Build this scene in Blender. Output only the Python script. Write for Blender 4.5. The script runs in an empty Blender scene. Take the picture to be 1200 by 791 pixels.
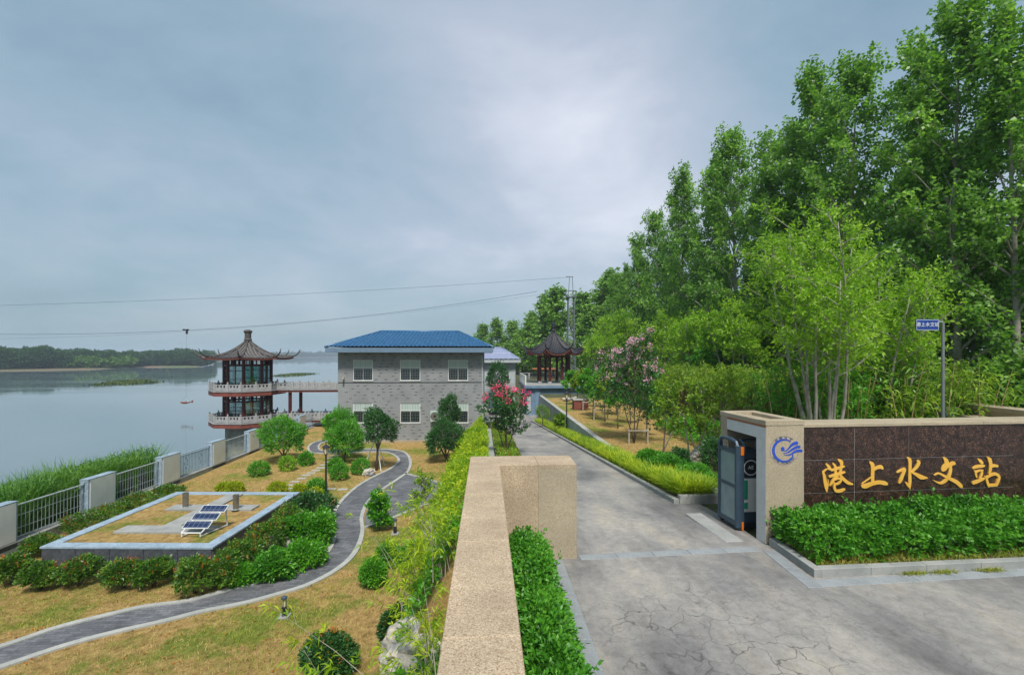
import bpy, math, random
import numpy as np
from mathutils import Vector, Matrix, noise as mnoise
S = bpy.context.scene; COL = S.collection
R = math.radians
# ------------------------------------------------------------------ camera
FPX = 567.0; CX = 600.0; HY = 416.0; YAW = math.atan(30/567.0); CZ = 3.35
cam = bpy.data.cameras.new('camera'); cam.sensor_width = 36; cam.lens = FPX/1200*36
cam.shift_y = 20.5/1200; cam.clip_end = 12000; cam.clip_start = 0.05
camo = bpy.data.objects.new('camera', cam); COL.objects.link(camo)
camo.location = (0, 0, CZ); camo.rotation_euler = (R(90), 0, -YAW)
S.camera = camo
# ------------------------------------------------------------------ sky, sun, exposure
SUN_EL, SUN_AZ = R(56), R(176)           # azimuth clockwise from +Y
w = bpy.data.worlds.new("World"); S.world = w; w.use_nodes = True
nt = w.node_tree; N = nt.nodes; L = nt.links; N.clear()
out = N.new('ShaderNodeOutputWorld'); bg = N.new('ShaderNodeBackground')
sky = N.new('ShaderNodeTexSky'); sky.sky_type = 'NISHITA'; sky.sun_disc = False
sky.sun_elevation = SUN_EL; sky.sun_rotation = SUN_AZ; sky.dust_density = 3; sky.air_density = 1.2
tc = N.new('ShaderNodeTexCoord')
sep = N.new('ShaderNodeSeparateXYZ'); L.new(tc.outputs['Generated'], sep.inputs[0])
def M_(op, a, b=None, clamp=False):
    n = N.new('ShaderNodeMath'); n.operation = op; n.use_clamp = clamp
    for i, v in enumerate((a, b)):
        if v is None: continue
        if isinstance(v, (int, float)): n.inputs[i].default_value = v
        else: L.new(v, n.inputs[i])
    return n.outputs[0]
zc = M_('ADD', M_('MAXIMUM', sep.outputs[2], 0.0), 0.28)
cmb = N.new('ShaderNodeCombineXYZ'); L.new(M_('DIVIDE', sep.outputs[0], zc), cmb.inputs[0]); L.new(M_('DIVIDE', sep.outputs[1], zc), cmb.inputs[1])
def wnoise(scale, detail, rough, off):
    mp = N.new('ShaderNodeMapping'); mp.inputs['Location'].default_value = off; L.new(cmb.outputs[0], mp.inputs[0])
    n = N.new('ShaderNodeTexNoise'); n.inputs['Scale'].default_value = scale; n.inputs['Detail'].default_value = detail
    n.inputs['Roughness'].default_value = rough; n.inputs['Distortion'].default_value = 0.3; L.new(mp.outputs[0], n.inputs['Vector']); return n.outputs[0]
n1 = wnoise(0.75, 3, .45, (3.1, 1.7, 0)); n2 = wnoise(2.2, 8, .58, (7.3, 4.2, 2))
# thin bright part of the cloud deck ahead of the camera
bd = Vector((math.sin(YAW)*567+60, 567, 215)).normalized()
dp = N.new('ShaderNodeVectorMath'); dp.operation = 'DOT_PRODUCT'; L.new(tc.outputs['Generated'], dp.inputs[0]); dp.inputs[1].default_value = bd
blob = M_('POWER', M_('MAXIMUM', dp.outputs['Value'], 0.0), 20.0)
f1 = M_('ADD', M_('MULTIPLY', n1, 0.55), M_('MULTIPLY', n2, 0.36))
f2 = M_('ADD', f1, M_('MULTIPLY', blob, 0.33))
rp = N.new('ShaderNodeValToRGB'); L.new(f2, rp.inputs[0])
e = rp.color_ramp.elements
e[0].position = .33; e[0].color = (.175, .28, .37, 1)
e[1].position = .85; e[1].color = (.70, .72, .79, 1)
x = e.new(.46); x.color = (.26, .365, .45, 1)
x = e.new(.64); x.color = (.41, .47, .56, 1)
# toward the horizon the deck blends to even blue-grey
hz = M_('POWER', M_('SUBTRACT', 1.0, M_('MAXIMUM', sep.outputs[2], 0.0), True), 9.0)
mh = N.new('ShaderNodeMix'); mh.data_type = 'RGBA'; L.new(M_('MULTIPLY', hz, .75), mh.inputs[0]); L.new(rp.outputs[0], mh.inputs[6]); mh.inputs[7].default_value = (.30, .41, .47, 1)
sc = N.new('ShaderNodeMix'); sc.data_type = 'RGBA'; sc.blend_type = 'MULTIPLY'; sc.inputs[0].default_value = 1
CLOUD_GAIN = 3.25
sc.inputs[7].default_value = (CLOUD_GAIN,)*3+(1,); sc.clamp_result = False; L.new(mh.outputs[2], sc.inputs[6])
mx = N.new('ShaderNodeMix'); mx.data_type = 'RGBA'; mx.inputs[0].default_value = .93; L.new(sky.outputs[0], mx.inputs[6]); L.new(sc.outputs[2], mx.inputs[7])
bg.inputs[1].default_value = .11
L.new(mx.outputs[2], bg.inputs[0]); L.new(bg.outputs[0], out.inputs[0])
sd = bpy.data.lights.new('sun', 'SUN'); sd.energy = 1.5; sd.angle = R(12); sd.color = (1, .96, .9)
so = bpy.data.objects.new('sun', sd); COL.objects.link(so)
dv = Vector((math.sin(SUN_AZ)*math.cos(SUN_EL), math.cos(SUN_AZ)*math.cos(SUN_EL), math.sin(SUN_EL)))
so.rotation_euler = dv.to_track_quat('Z', 'Y').to_euler(); so.location = (0, -20, 60)
S.view_settings.view_transform = 'Standard'; S.view_settings.look = 'None'; S.view_settings.exposure = 1.7; S.view_settings.gamma = 1
S.render.engine = 'CYCLES'
S.cycles.max_bounces = 6; S.cycles.transparent_max_bounces = 8; S.cycles.volume_bounces = 0
# ------------------------------------------------------------------ geometry of the view, used to survey positions
CA, SA = math.cos(YAW), math.sin(YAW)
def G(px, py, z=-3.15):
    """point of the horizontal plane z seen at a photo pixel"""
    t = (z-CZ)/(HY-py); r = px-CX
    return (t*(FPX*SA+r*CA), t*(FPX*CA-r*SA))
def W(px, py, Y):
    r = px-CX; t = Y/(FPX*CA-r*SA)
    return Vector((t*(FPX*SA+r*CA), Y, CZ+t*(HY-py)))
# ------------------------------------------------------------------ helpers
class MB:
    def __init__(s): s.v = []; s.f = []; s.mi = []; s.m = 0
    def add(s, vs, fs):
        o = len(s.v); s.v += [tuple(v) for v in vs]; s.f += [tuple(i+o for i in f) for f in fs]; s.mi += [s.m]*len(fs); return s
    def box(s, x0, x1, y0, y1, z0, z1):
        return s.add([(x0,y0,z0),(x1,y0,z0),(x1,y1,z0),(x0,y1,z0),(x0,y0,z1),(x1,y0,z1),(x1,y1,z1),(x0,y1,z1)],
                     [(0,3,2,1),(4,5,6,7),(0,1,5,4),(1,2,6,5),(2,3,7,6),(3,0,4,7)])
    def cbox(s, x0, x1, y0, y1, z0, z1, b=.01):   # box with chamfered top edges
        return s.add([(x0,y0,z0),(x1,y0,z0),(x1,y1,z0),(x0,y1,z0),(x0,y0,z1-b),(x1,y0,z1-b),(x1,y1,z1-b),(x0,y1,z1-b),
                      (x0+b,y0+b,z1),(x1-b,y0+b,z1),(x1-b,y1-b,z1),(x0+b,y1-b,z1)],
                     [(0,3,2,1),(0,1,5,4),(1,2,6,5),(2,3,7,6),(3,0,4,7),(4,5,9,8),(5,6,10,9),(6,7,11,10),(7,4,8,11),(8,9,10,11)])
    def prism(s, pts, z0, z1):
        n = len(pts)
        return s.add([(p[0],p[1],z0) for p in pts]+[(p[0],p[1],z1) for p in pts],
                     [tuple(range(n-1,-1,-1)), tuple(range(n,2*n))]+[(i,(i+1)%n,n+(i+1)%n,n+i) for i in range(n)])
    def tube(s, pts, rad, n=6, cap=True):
        P = [Vector(p) for p in pts]; rr = rad if hasattr(rad, '__len__') else [rad]*len(P)
        vs = []; fs = []; u = None
        for i, p in enumerate(P):
            d = (P[min(i+1, len(P)-1)]-P[max(i-1, 0)]); d = d.normalized() if d.length > 1e-9 else Vector((0,0,1))
            if u is None: u = d.orthogonal().normalized()
            else:
                u = u-d*u.dot(d); u = u.normalized() if u.length > 1e-6 else d.orthogonal().normalized()
            v = d.cross(u)
            for k in range(n):
                a = 2*math.pi*k/n; vs.append(p+(u*math.cos(a)+v*math.sin(a))*rr[i])
        for i in range(len(P)-1):
            for k in range(n): fs.append((i*n+k, i*n+(k+1)%n, (i+1)*n+(k+1)%n, (i+1)*n+k))
        if cap: fs += [tuple(range(n-1,-1,-1)), tuple(range((len(P)-1)*n, len(P)*n))]
        return s.add(vs, fs)
    def lathe(s, cx, cy, prof, n=12, cap=True):
        vs = [(cx+r*math.cos(2*math.pi*k/n), cy+r*math.sin(2*math.pi*k/n), z) for r, z in prof for k in range(n)]
        fs = [(i*n+k, i*n+(k+1)%n, (i+1)*n+(k+1)%n, (i+1)*n+k) for i in range(len(prof)-1) for k in range(n)]
        if cap: fs += [tuple(range(n-1,-1,-1)), tuple(range((len(prof)-1)*n, len(prof)*n))]
        return s.add(vs, fs)
    def xf(s, M, start=0):
        for i in range(start, len(s.v)): s.v[i] = tuple(M @ Vector(s.v[i]))
        return s
    def mesh(s, name, mats, smooth=False):
        m = bpy.data.meshes.new(name); m.from_pydata(s.v, [], s.f)
        for k in (mats if isinstance(mats, (list, tuple)) else [mats]): m.materials.append(k)
        if any(s.mi): m.polygons.foreach_set('material_index', s.mi)
        if smooth: m.polygons.foreach_set('use_smooth', [True]*len(m.polygons))
        m.update(); return m
    def build(s, name, mats, parent=None, smooth=False, **tags):
        return link(name, s.mesh(name, mats, smooth), parent, **tags)
def link(name, mesh, parent=None, loc=None, **tags):
    o = bpy.data.objects.new(name, mesh); COL.objects.link(o)
    if parent is not None: o.parent = parent
    if loc is not None: o.location = loc
    for k, v in tags.items():
        if v is not None: o[k] = v
    return o
def thing(name, label, cat, loc=(0,0,0), rz=0, group=None):
    o = link(name, None, label=label, category=cat, group=group); o.location = loc; o.rotation_euler.z = rz; o.empty_display_size = .2; return o
KIDS = {}
def copy_thing(root, label, loc, rz=0, sc=1.0, parts=True, grp=None):
    def rec(o, par):
        c = o.copy(); COL.objects.link(c)
        if par is not None: c.parent = par
        for k in [x for x in ALLOBJ() if x.parent == o]: rec(k, c)
        return c
    c = rec(root, None); c.location = loc; c.rotation_euler.z = rz
    c.scale = (sc,)*3 if not hasattr(sc, '__len__') else sc; c['label'] = label
    if grp: c['group'] = grp
    return c
def ALLOBJ(): return list(COL.objects)
rng = np.random.default_rng(7); random.seed(5)
# ------------------------------------------------------------------ materials
def newmat(name):
    m = bpy.data.materials.new(name); m.use_nodes = True
    nt = m.node_tree; b = nt.nodes['Principled BSDF']; return m, nt, b
def mixc(nt, fac, a, b, mode='MIX'):
    n = nt.nodes.new('ShaderNodeMix'); n.data_type = 'RGBA'; n.blend_type = mode
    for i, v in ((0, fac), (6, a), (7, b)):
        if hasattr(v, 'is_linked'): nt.links.new(v, n.inputs[i])
        elif i == 0: n.inputs[0].default_value = v
        else: n.inputs[i].default_value = tuple(v)+(1,) if len(v) == 3 else v
    return n.outputs[2]
def tex(nt, kind, scale, coord='Object', detail=4, rough=.6, mapping=None, **kw):
    t = nt.nodes.new('ShaderNodeTexCoord'); n = nt.nodes.new('ShaderNodeTex'+kind); n.inputs['Scale'].default_value = scale
    src = nt.nodes.new('ShaderNodeNewGeometry').outputs['Position'] if coord == 'World' else t.outputs[coord]
    if mapping:
        mp = nt.nodes.new('ShaderNodeMapping'); mp.inputs['Scale'].default_value = mapping; nt.links.new(src, mp.inputs[0]); src = mp.outputs[0]
    nt.links.new(src, n.inputs['Vector'])
    if kind == 'Noise': n.inputs['Detail'].default_value = detail; n.inputs['Roughness'].default_value = rough
    for k, v in kw.items():
        if hasattr(n, k): setattr(n, k, v)
        else: n.inputs[k.replace('_', ' ').title()].default_value = v
    return n
def ramp(nt, src, stops):
    r = nt.nodes.new('ShaderNodeValToRGB'); nt.links.new(src, r.inputs[0]); e = r.color_ramp.elements
    while len(e) < len(stops): e.new(.5)
    for i, (p, c) in enumerate(stops): e[i].position = p; e[i].color = (tuple(c)+(1,)) if hasattr(c, '__len__') else (c, c, c, 1)
    return r.outputs[0]
def bump(nt, b, h, strength=.3, dist=.02, prev=None):
    n = nt.nodes.new('ShaderNodeBump'); n.inputs['Strength'].default_value = strength; n.inputs['Distance'].default_value = dist
    nt.links.new(h, n.inputs['Height'])
    if prev: nt.links.new(prev, n.inputs['Normal'])
    nt.links.new(n.outputs[0], b.inputs['Normal']); return n.outputs[0]
def mk(name, c1, c2=None, scale=3, rough=.75, bs=30, bstr=.25, bd=.01, spec=.4, metal=0, lo=.35, hi=.65, fine=None, coord='Object'):
    m, nt, b = newmat(name); b.inputs['Roughness'].default_value = rough; b.inputs['Specular IOR Level'].default_value = spec; b.inputs['Metallic'].default_value = metal
    if c2 is None: c2 = tuple(v*.8 for v in c1)
    n = tex(nt, 'Noise', scale, coord, 6, .65)
    c = ramp(nt, n.outputs[0], [(lo, c1), (hi, c2)])
    if fine:
        n3 = tex(nt, 'Noise', fine[0], coord, 3, .7); c = mixc(nt, 1.0, c, ramp(nt, n3.outputs[0], [(.35, fine[1]), (.65, fine[2])]), 'MULTIPLY')
    nt.links.new(c, b.inputs['Base Color'])
    if bstr:
        n2 = tex(nt, 'Noise', bs, coord, 4); bump(nt, b, n2.outputs[0], bstr, bd)
    return m
def leafmat(name, cols, trans=.35, rough=.5, clump=1.2, spec=.3):
    """cols: dark, mid, light leaf colours, varied leaf by leaf and clump by clump"""
    m, nt, b = newmat(name); b.inputs['Roughness'].default_value = rough; b.inputs['Specular IOR Level'].default_value = spec
    g = nt.nodes.new('ShaderNodeNewGeometry'); n = tex(nt, 'Noise', clump, 'Object', 2)
    ma = nt.nodes.new('ShaderNodeMath'); ma.operation = 'MULTIPLY_ADD'; nt.links.new(n.outputs[0], ma.inputs[0]); ma.inputs[1].default_value = 1.1; ma.inputs[2].default_value = -.3
    m2 = nt.nodes.new('ShaderNodeMath'); m2.operation = 'MULTIPLY_ADD'; nt.links.new(g.outputs['Random Per Island'], m2.inputs[0]); m2.inputs[1].default_value = .5; nt.links.new(ma.outputs[0], m2.inputs[2])
    c = ramp(nt, m2.outputs[0], [(.15, cols[0]), (.5, cols[1]), (.88, cols[2])])
    nt.links.new(c, b.inputs['Base Color'])
    t = nt.nodes.new('ShaderNodeBsdfTranslucent'); tc2 = mixc(nt, 1.0, c, (1.15, 1.25, .6), 'MULTIPLY'); nt.links.new(tc2, t.inputs[0])
    mx = nt.nodes.new('ShaderNodeMixShader'); mx.inputs[0].default_value = trans
    o = [k for k in nt.nodes if k.type == 'OUTPUT_MATERIAL'][0]
    nt.links.new(b.outputs[0], mx.inputs[1]); nt.links.new(t.outputs[0], mx.inputs[2]); nt.links.new(mx.outputs[0], o.inputs[0]); return m
def granite(name, base, specks, scale=90, rough=.6, bstr=.1, stain=.12):
    m, nt, b = newmat(name); b.inputs['Roughness'].default_value = rough
    v = tex(nt, 'Voronoi', scale, 'Object'); 
    s = nt.nodes.new('ShaderNodeSeparateColor'); nt.links.new(v.outputs['Color'], s.inputs[0])
    c = ramp(nt, s.outputs[0], specks)
    n = tex(nt, 'Noise', 1.3, 'Object', 6); c = mixc(nt, 1.0, c, ramp(nt, n.outputs[0], [(.3, 1-stain*2), (.7, 1+stain)]), 'MULTIPLY')
    c = mixc(nt, .35, c, base); nt.links.new(c, b.inputs['Base Color'])
    if bstr: bump(nt, b, tex(nt, 'Noise', scale*1.3, 'Object').outputs[0], bstr, .005)
    return m
MT = {}
MT['granite'] = granite('buff_granite', (.38,.295,.195), [(.0,(.11,.07,.04)),(.2,(.29,.195,.11)),(.45,(.42,.315,.20)),(.8,(.52,.415,.29)),(1,(.62,.53,.40))], 130, .75, .25, .22)
MT['granite2'] = granite('pale_granite', (.33,.275,.19), [(.0,(.14,.10,.06)),(.2,(.29,.23,.15)),(.6,(.38,.32,.22)),(1,(.48,.42,.31))], 130, .7)
def dark_granite():
    m, nt, b = newmat('brown_black_granite'); b.inputs['Roughness'].default_value = .34
    n = tex(nt, 'Noise', 45, 'Object', 5, .75); c = ramp(nt, n.outputs[0], [(.40,(.009,.007,.007)),(.51,(.03,.018,.015)),(.59,(.125,.058,.038)),(.69,(.32,.18,.13))])
    n2 = tex(nt, 'Noise', 7, 'Object', 4); c = mixc(nt, 1.0, c, ramp(nt, n2.outputs[0], [(.35,.35),(.65,1.25)]), 'MULTIPLY')
    nt.links.new(c, b.inputs['Base Color']); return m
MT['dgranite'] = dark_granite()
MT['galv'] = mk('weathered_galvanised_steel', (.20,.22,.23), rough=.5, bstr=0, metal=.3)
MT['grout'] = mk('pale_grout', (.62,.6,.56), bstr=0)
MT['gold'] = mk('gold_paint', (.86,.49,.09), (.78,.42,.06), 6, .42, bstr=.05, metal=.25, spec=.6)
MT['blue'] = mk('blue_paint', (.02,.07,.42), (.015,.06,.36), 6, .5, bstr=0)
MT['inkblue'] = mk('dark_blue_ink', (.03,.07,.2), rough=.6, bstr=0)
MT['white'] = mk('white_paint', (.66,.67,.66), (.55,.57,.57), 2, .6, bstr=.05)
MT['wtile'] = mk('white_stone_cladding', (.62,.63,.61), (.48,.5,.49), 1.2, .55, bs=14, bstr=.08, fine=(60,.85,1.05))
MT['bluestone'] = mk('blue_grey_marble', (.33,.42,.50), (.22,.29,.36), 3.5, .45, bs=20, bstr=.06, fine=(25,.75,1.12))
MT['steel'] = mk('painted_steel', (.52,.57,.58), (.42,.47,.48), 4, .4, bstr=0, metal=.4)
MT['bsteel'] = mk('light_blue_steel', (.36,.46,.56), rough=.45, bstr=0, metal=.2)
MT['stainless'] = mk('stainless_steel', (.34,.32,.28), (.24,.22,.19), 9, .35, bstr=0, metal=.8)
MT['black'] = mk('black_metal', (.018,.02,.026), rough=.45, bstr=0)
MT['dgrey'] = mk('dark_blue_grey_metal', (.05,.085,.12), (.035,.06,.09), 3, .4, bstr=0, metal=.2)
MT['lampglass'] = mk('frosted_lamp_glass', (.62,.56,.36), rough=.3, bstr=0)
MT['bark'] = mk('bark', (.16,.125,.09), (.08,.06,.045), 8, .9, bs=25, bstr=.6)
MT['palebark'] = mk('pale_bark', (.36,.34,.28), (.2,.18,.14), 5, .9, bs=18, bstr=.5)
MT['stake'] = mk('grey_wooden_stake', (.42,.38,.3), (.3,.26,.2), 8, .85)
MT['red'] = mk('dark_red_paint', (.085,.012,.011), (.055,.009,.009), 4, .5, bstr=.04)
MT['brickred'] = mk('red_brown_fascia', (.23,.06,.04), (.15,.045,.032), 3, .65, bs=12, bstr=.15, fine=(14,.7,1.1))
MT['greystone'] = mk('weathered_grey_stone', (.36,.36,.35), (.24,.24,.24), 2.5, .8, bs=25, bstr=.2, fine=(30,.85,1.08))
MT['concrete'] = mk('stained_concrete', (.27,.27,.23), (.15,.155,.13), 1.2, .85, bs=20, bstr=.25, fine=(9,.75,1.1))
MT['kerb'] = mk('kerb_stone', (.33,.33,.31), (.23,.24,.23), 2.2, .8, bs=50, bstr=.2, fine=(70,.8,1.1))
MT['slab'] = mk('blue_grey_slab', (.27,.29,.30), (.20,.215,.225), 2.5, .8, bs=50, bstr=.2, fine=(60,.82,1.1))
MT['edging'] = mk('pale_path_edging', (.40,.40,.37), (.29,.30,.28), 2.0, .85, bs=40, bstr=.2, fine=(50,.8,1.1))
MT['tile_grey'] = mk('old_grey_roof_tile', (.095,.082,.076), (.05,.044,.042), 5, .7, bs=30, bstr=.3, fine=(25,.6,1.4))
MT['tile_rib'] = mk('weathered_tile_rib', (.17,.16,.155), (.09,.085,.085), 5, .7, bs=30, bstr=.2)
MT['tile_dark'] = mk('dark_grey_roof_tile', (.026,.028,.035), (.014,.014,.02), 5, .55, bs=30, bstr=.2)
MT['roofblue'] = mk('blue_glazed_tile', (.03,.135,.28), (.02,.095,.21), 2.5, .38, bs=20, bstr=.05, spec=.55, fine=(9,.75,1.2))
MT['fasciablue'] = mk('blue_grey_fascia', (.14,.21,.29), rough=.5, bstr=0)
MT['rooflav'] = mk('faded_lavender_roof', (.24,.27,.39), (.18,.21,.32), 2, .5, bstr=0)
MT['wallgrey'] = mk('grey_split_brick', (.23,.25,.26), (.18,.195,.205), 1.3, .85, bs=35, bstr=.3, fine=(16,.82,1.15))
def brickwall():
    m, nt, b = newmat('grey_split_brick'); b.inputs['Roughness'].default_value = .85
    g_ = nt.nodes.new('ShaderNodeNewGeometry'); s = nt.nodes.new('ShaderNodeSeparateXYZ'); nt.links.new(g_.outputs['Position'], s.inputs[0])
    a = nt.nodes.new('ShaderNodeMath'); a.operation = 'ADD'; nt.links.new(s.outputs[0], a.inputs[0]); nt.links.new(s.outputs[1], a.inputs[1]); c3 = nt.nodes.new('ShaderNodeCombineXYZ'); nt.links.new(a.outputs[0], c3.inputs[0]); nt.links.new(s.outputs[2], c3.inputs[1])
    br = nt.nodes.new('ShaderNodeTexBrick'); nt.links.new(c3.outputs[0], br.inputs['Vector']); br.inputs['Scale'].default_value = 1; br.inputs['Brick Width'].default_value = .24; br.inputs['Row Height'].default_value = .065; br.inputs['Mortar Size'].default_value = .006
    br.inputs['Color1'].default_value = (.235,.242,.245,1); br.inputs['Color2'].default_value = (.265,.272,.275,1); br.inputs['Mortar'].default_value = (.13,.14,.145,1)
    n = tex(nt, 'Noise', .8, 'World', 6, .6); c = mixc(nt, 1.0, br.outputs[0], ramp(nt, n.outputs[0], [(.3,.82),(.7,1.12)]), 'MULTIPLY'); nt.links.new(c, b.inputs['Base Color']); bump(nt, b, br.outputs['Fac'], -.5, .01); return m
MT['wallgrey'] = brickwall()
MT['wallpale'] = mk('pale_grey_wall', (.40,.44,.45), (.32,.36,.37), 1.5, .8)
MT['bluewall'] = mk('faded_blue_plaster', (.15,.235,.33), (.11,.17,.25), 1.5, .8, bs=10, bstr=.1)
MT['whitewall'] = mk('grey_white_render', (.42,.45,.44), (.30,.33,.32), .9, .85, bs=14, bstr=.15, fine=(8,.8,1.08))
MT['boulder'] = mk('limestone_boulder', (.50,.45,.37), (.19,.2,.21), 2.6, .85, bs=6, bstr=.9, bd=.06, lo=.42, hi=.6)
MT['soil'] = mk('brown_soil', (.16,.10,.055), (.09,.06,.035), 4, .95, bs=30, bstr=.6)
MT['rubble'] = mk('brown_rubble', (.24,.15,.09), (.11,.07,.05), 5, .95, bs=9, bstr=.9, bd=.05)
MT['sand'] = mk('sandy_shore', (.15,.105,.07), (.07,.11,.04), .03, .95, bstr=0, coord='World')
MT['rust'] = mk('orange_brown_strip', (.33,.13,.06), rough=.8)
MT['orange'] = mk('orange_reflector', (.85,.2,.02), rough=.3, bstr=0)
MT['green'] = mk('green_print', (.02,.28,.16), rough=.5, bstr=0)
MT['signblue'] = mk('sign_blue', (.008,.045,.24), rough=.4, bstr=0)
MT['signred'] = mk('sign_red', (.6,.02,.02), rough=.4, bstr=0)
MT['curtain'] = mk('pale_green_curtain', (.42,.50,.46), (.32,.4,.37), 20, .9, bstr=0)
MT['pinkfl'] = leafmat('pink_petals', [(.66,.26,.48),(.80,.42,.62),(.92,.62,.76)], .3)
MT['redfl'] = leafmat('crimson_petals', [(.7,.02,.12),(.88,.06,.22),(.92,.2,.34)], .25)
MT['cell'] = None
def glass(name, col=(.02,.03,.035), rough=.08):
    m, nt, b = newmat(name); b.inputs['Base Color'].default_value = col+(1,); b.inputs['Roughness'].default_value = rough; b.inputs['Specular IOR Level'].default_value = .8; return m
MT['glass'] = glass('dark_window_glass')
def clearglass():
    m, nt, b = newmat('tinted_clear_glass'); o = [k for k in nt.nodes if k.type == 'OUTPUT_MATERIAL'][0]
    t = nt.nodes.new('ShaderNodeBsdfTransparent'); t.inputs[0].default_value = (.62,.80,.80,1)
    g = nt.nodes.new('ShaderNodeBsdfGlossy'); g.inputs['Roughness'].default_value = .05
    mx = nt.nodes.new('ShaderNodeMixShader'); mx.inputs[0].default_value = .22
    nt.links.new(t.outputs[0], mx.inputs[1]); nt.links.new(g.outputs[0], mx.inputs[2]); nt.links.new(mx.outputs[0], o.inputs[0]); return m
MT['clear'] = clearglass()
def solarmat():
    m, nt, b = newmat('solar_cells'); b.inputs['Roughness'].default_value = .2
    br = tex(nt, 'Brick', 1, 'UV' if False else 'Object'); br.offset = 0; br.inputs['Scale'].default_value = 1
    br.inputs['Brick Width'].default_value = .16; br.inputs['Row Height'].default_value = .16; br.inputs['Mortar Size'].default_value = .005
    br.inputs['Color1'].default_value = (.01,.02,.06,1); br.inputs['Color2'].default_value = (.013,.026,.075,1); br.inputs['Mortar'].default_value = (.16,.2,.27,1)
    nt.links.new(br.outputs[0], b.inputs['Base Color']); return m
MT['solar'] = solarmat()
def concrete_road():
    m, nt, b = newmat('stamped_concrete'); b.inputs['Roughness'].default_value = .62
    n0 = tex(nt, 'Noise', .55, 'World', 8, .62, mapping=(1,.6,1))
    c = ramp(nt, n0.outputs[0], [(.32,(.12,.116,.116)),(.43,(.19,.185,.18)),(.54,(.265,.252,.235)),(.68,(.35,.325,.28))])
    n1 = tex(nt, 'Noise', 7, 'World', 8, .7); c = mixc(nt, 1.0, c, ramp(nt, n1.outputs[0], [(.25,.72),(.5,1.0),(.75,1.2)]), 'MULTIPLY')
    n4 = tex(nt, 'Noise', 90, 'World', 3, .8); c = mixc(nt, 1.0, c, ramp(nt, n4.outputs[0], [(.3,.8),(.7,1.15)]), 'MULTIPLY')
    n6 = tex(nt, 'Noise', .9, 'World', 7, .7, mapping=(1.6,.35,1)); c = mixc(nt, 1.0, c, ramp(nt, n6.outputs[0], [(.35,(.80,.78,.76)),(.5,(1,1,1)),(.66,(1.16,1.10,1.0))]), 'MULTIPLY')
    # stamped crackle pattern: distorted cells
    g = nt.nodes.new('ShaderNodeNewGeometry'); nd = tex(nt, 'Noise', 2.2, 'World', 3)
    vm = nt.nodes.new('ShaderNodeVectorMath'); vm.operation = 'MULTIPLY_ADD'; nt.links.new(nd.outputs['Color'], vm.inputs[0]); vm.inputs[1].default_value = (.5,.5,0); nt.links.new(g.outputs['Position'], vm.inputs[2])
    def cells(sc, w0, w1):
        v = nt.nodes.new('ShaderNodeTexVoronoi'); v.feature = 'DISTANCE_TO_EDGE'; v.inputs['Scale'].default_value = sc; nt.links.new(vm.outputs[0], v.inputs['Vector'])
        return ramp(nt, v.outputs[0], [(w0, 0.0), (w1, 1.0)])
    def MM(op, a, bb):
        n = nt.nodes.new('ShaderNodeMath'); n.operation = op; n.use_clamp = True
        for i, v in enumerate((a, bb)):
            if isinstance(v, (int, float)): n.inputs[i].default_value = v
            else: nt.links.new(v, n.inputs[i])
        return n.outputs[0]
    e1 = cells(4.6, .0, .035); e2 = cells(2.9, .0, .026)
    msk = ramp(nt, tex(nt, 'Noise', .7, 'World', 4, .6).outputs[0], [(.42, 0.0), (.6, 1.0)])
    dd_ = nt.nodes.new('ShaderNodeVectorMath'); dd_.operation = 'DISTANCE'; nt.links.new(vm.outputs[0], dd_.inputs[0]); dd_.inputs[1].default_value = (*G(850,735,0), 0)
    fall = ramp(nt, MM('MULTIPLY', dd_.outputs['Value'], .5), [(.25, 1.0), (.95, 0.0)])
    msk2 = ramp(nt, MM('MULTIPLY', MM('ADD', MM('MULTIPLY', tex(nt, 'Noise', .9, 'World', 5, .75).outputs[0], 1.5), .0), MM('ADD', fall, .4)), [(.50, 0.0), (.86, 1.0)])
    c = mixc(nt, MM('MULTIPLY', MM('SUBTRACT', 1.0, e1), MM('ADD', MM('MULTIPLY', msk, .42), .04)), c, (.10,.092,.085))
    c = mixc(nt, MM('MULTIPLY', MM('MULTIPLY', MM('SUBTRACT', 1.0, e2), msk2), .85), c, (.05,.045,.04))
    nt.links.new(c, b.inputs['Base Color'])
    p = bump(nt, b, e1, .2, .006); bump(nt, b, n1.outputs[0], .4, .01, p); return m
MT['road'] = concrete_road()
def _unused(): pass
def pathmat():
    m, nt, b = newmat('dark_slate_paving'); b.inputs['Roughness'].default_value = .7
    br = tex(nt, 'Brick', 1, 'World'); br.inputs['Brick Width'].default_value = .3; br.inputs['Row Height'].default_value = .1; br.inputs['Mortar Size'].default_value = .006
    br.inputs['Color1'].default_value = (.085,.088,.098,1); br.inputs['Color2'].default_value = (.15,.153,.165,1); br.inputs['Mortar'].default_value = (.06,.06,.06,1)
    n = tex(nt, 'Noise', 1.1, 'World', 8, .7); c = mixc(nt, 1.0, br.outputs[0], ramp(nt, n.outputs[0], [(.3,.62),(.55,1.05),(.75,1.7)]), 'MULTIPLY')
    n2 = tex(nt, 'Noise', 25, 'World', 4, .7); c = mixc(nt, 1.0, c, ramp(nt, n2.outputs[0], [(.3,.7),(.7,1.3)]), 'MULTIPLY')
    nt.links.new(c, b.inputs['Base Color']); bump(nt, b, br.outputs['Fac'], -.3, .01); return m
MT['path'] = pathmat()
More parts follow.
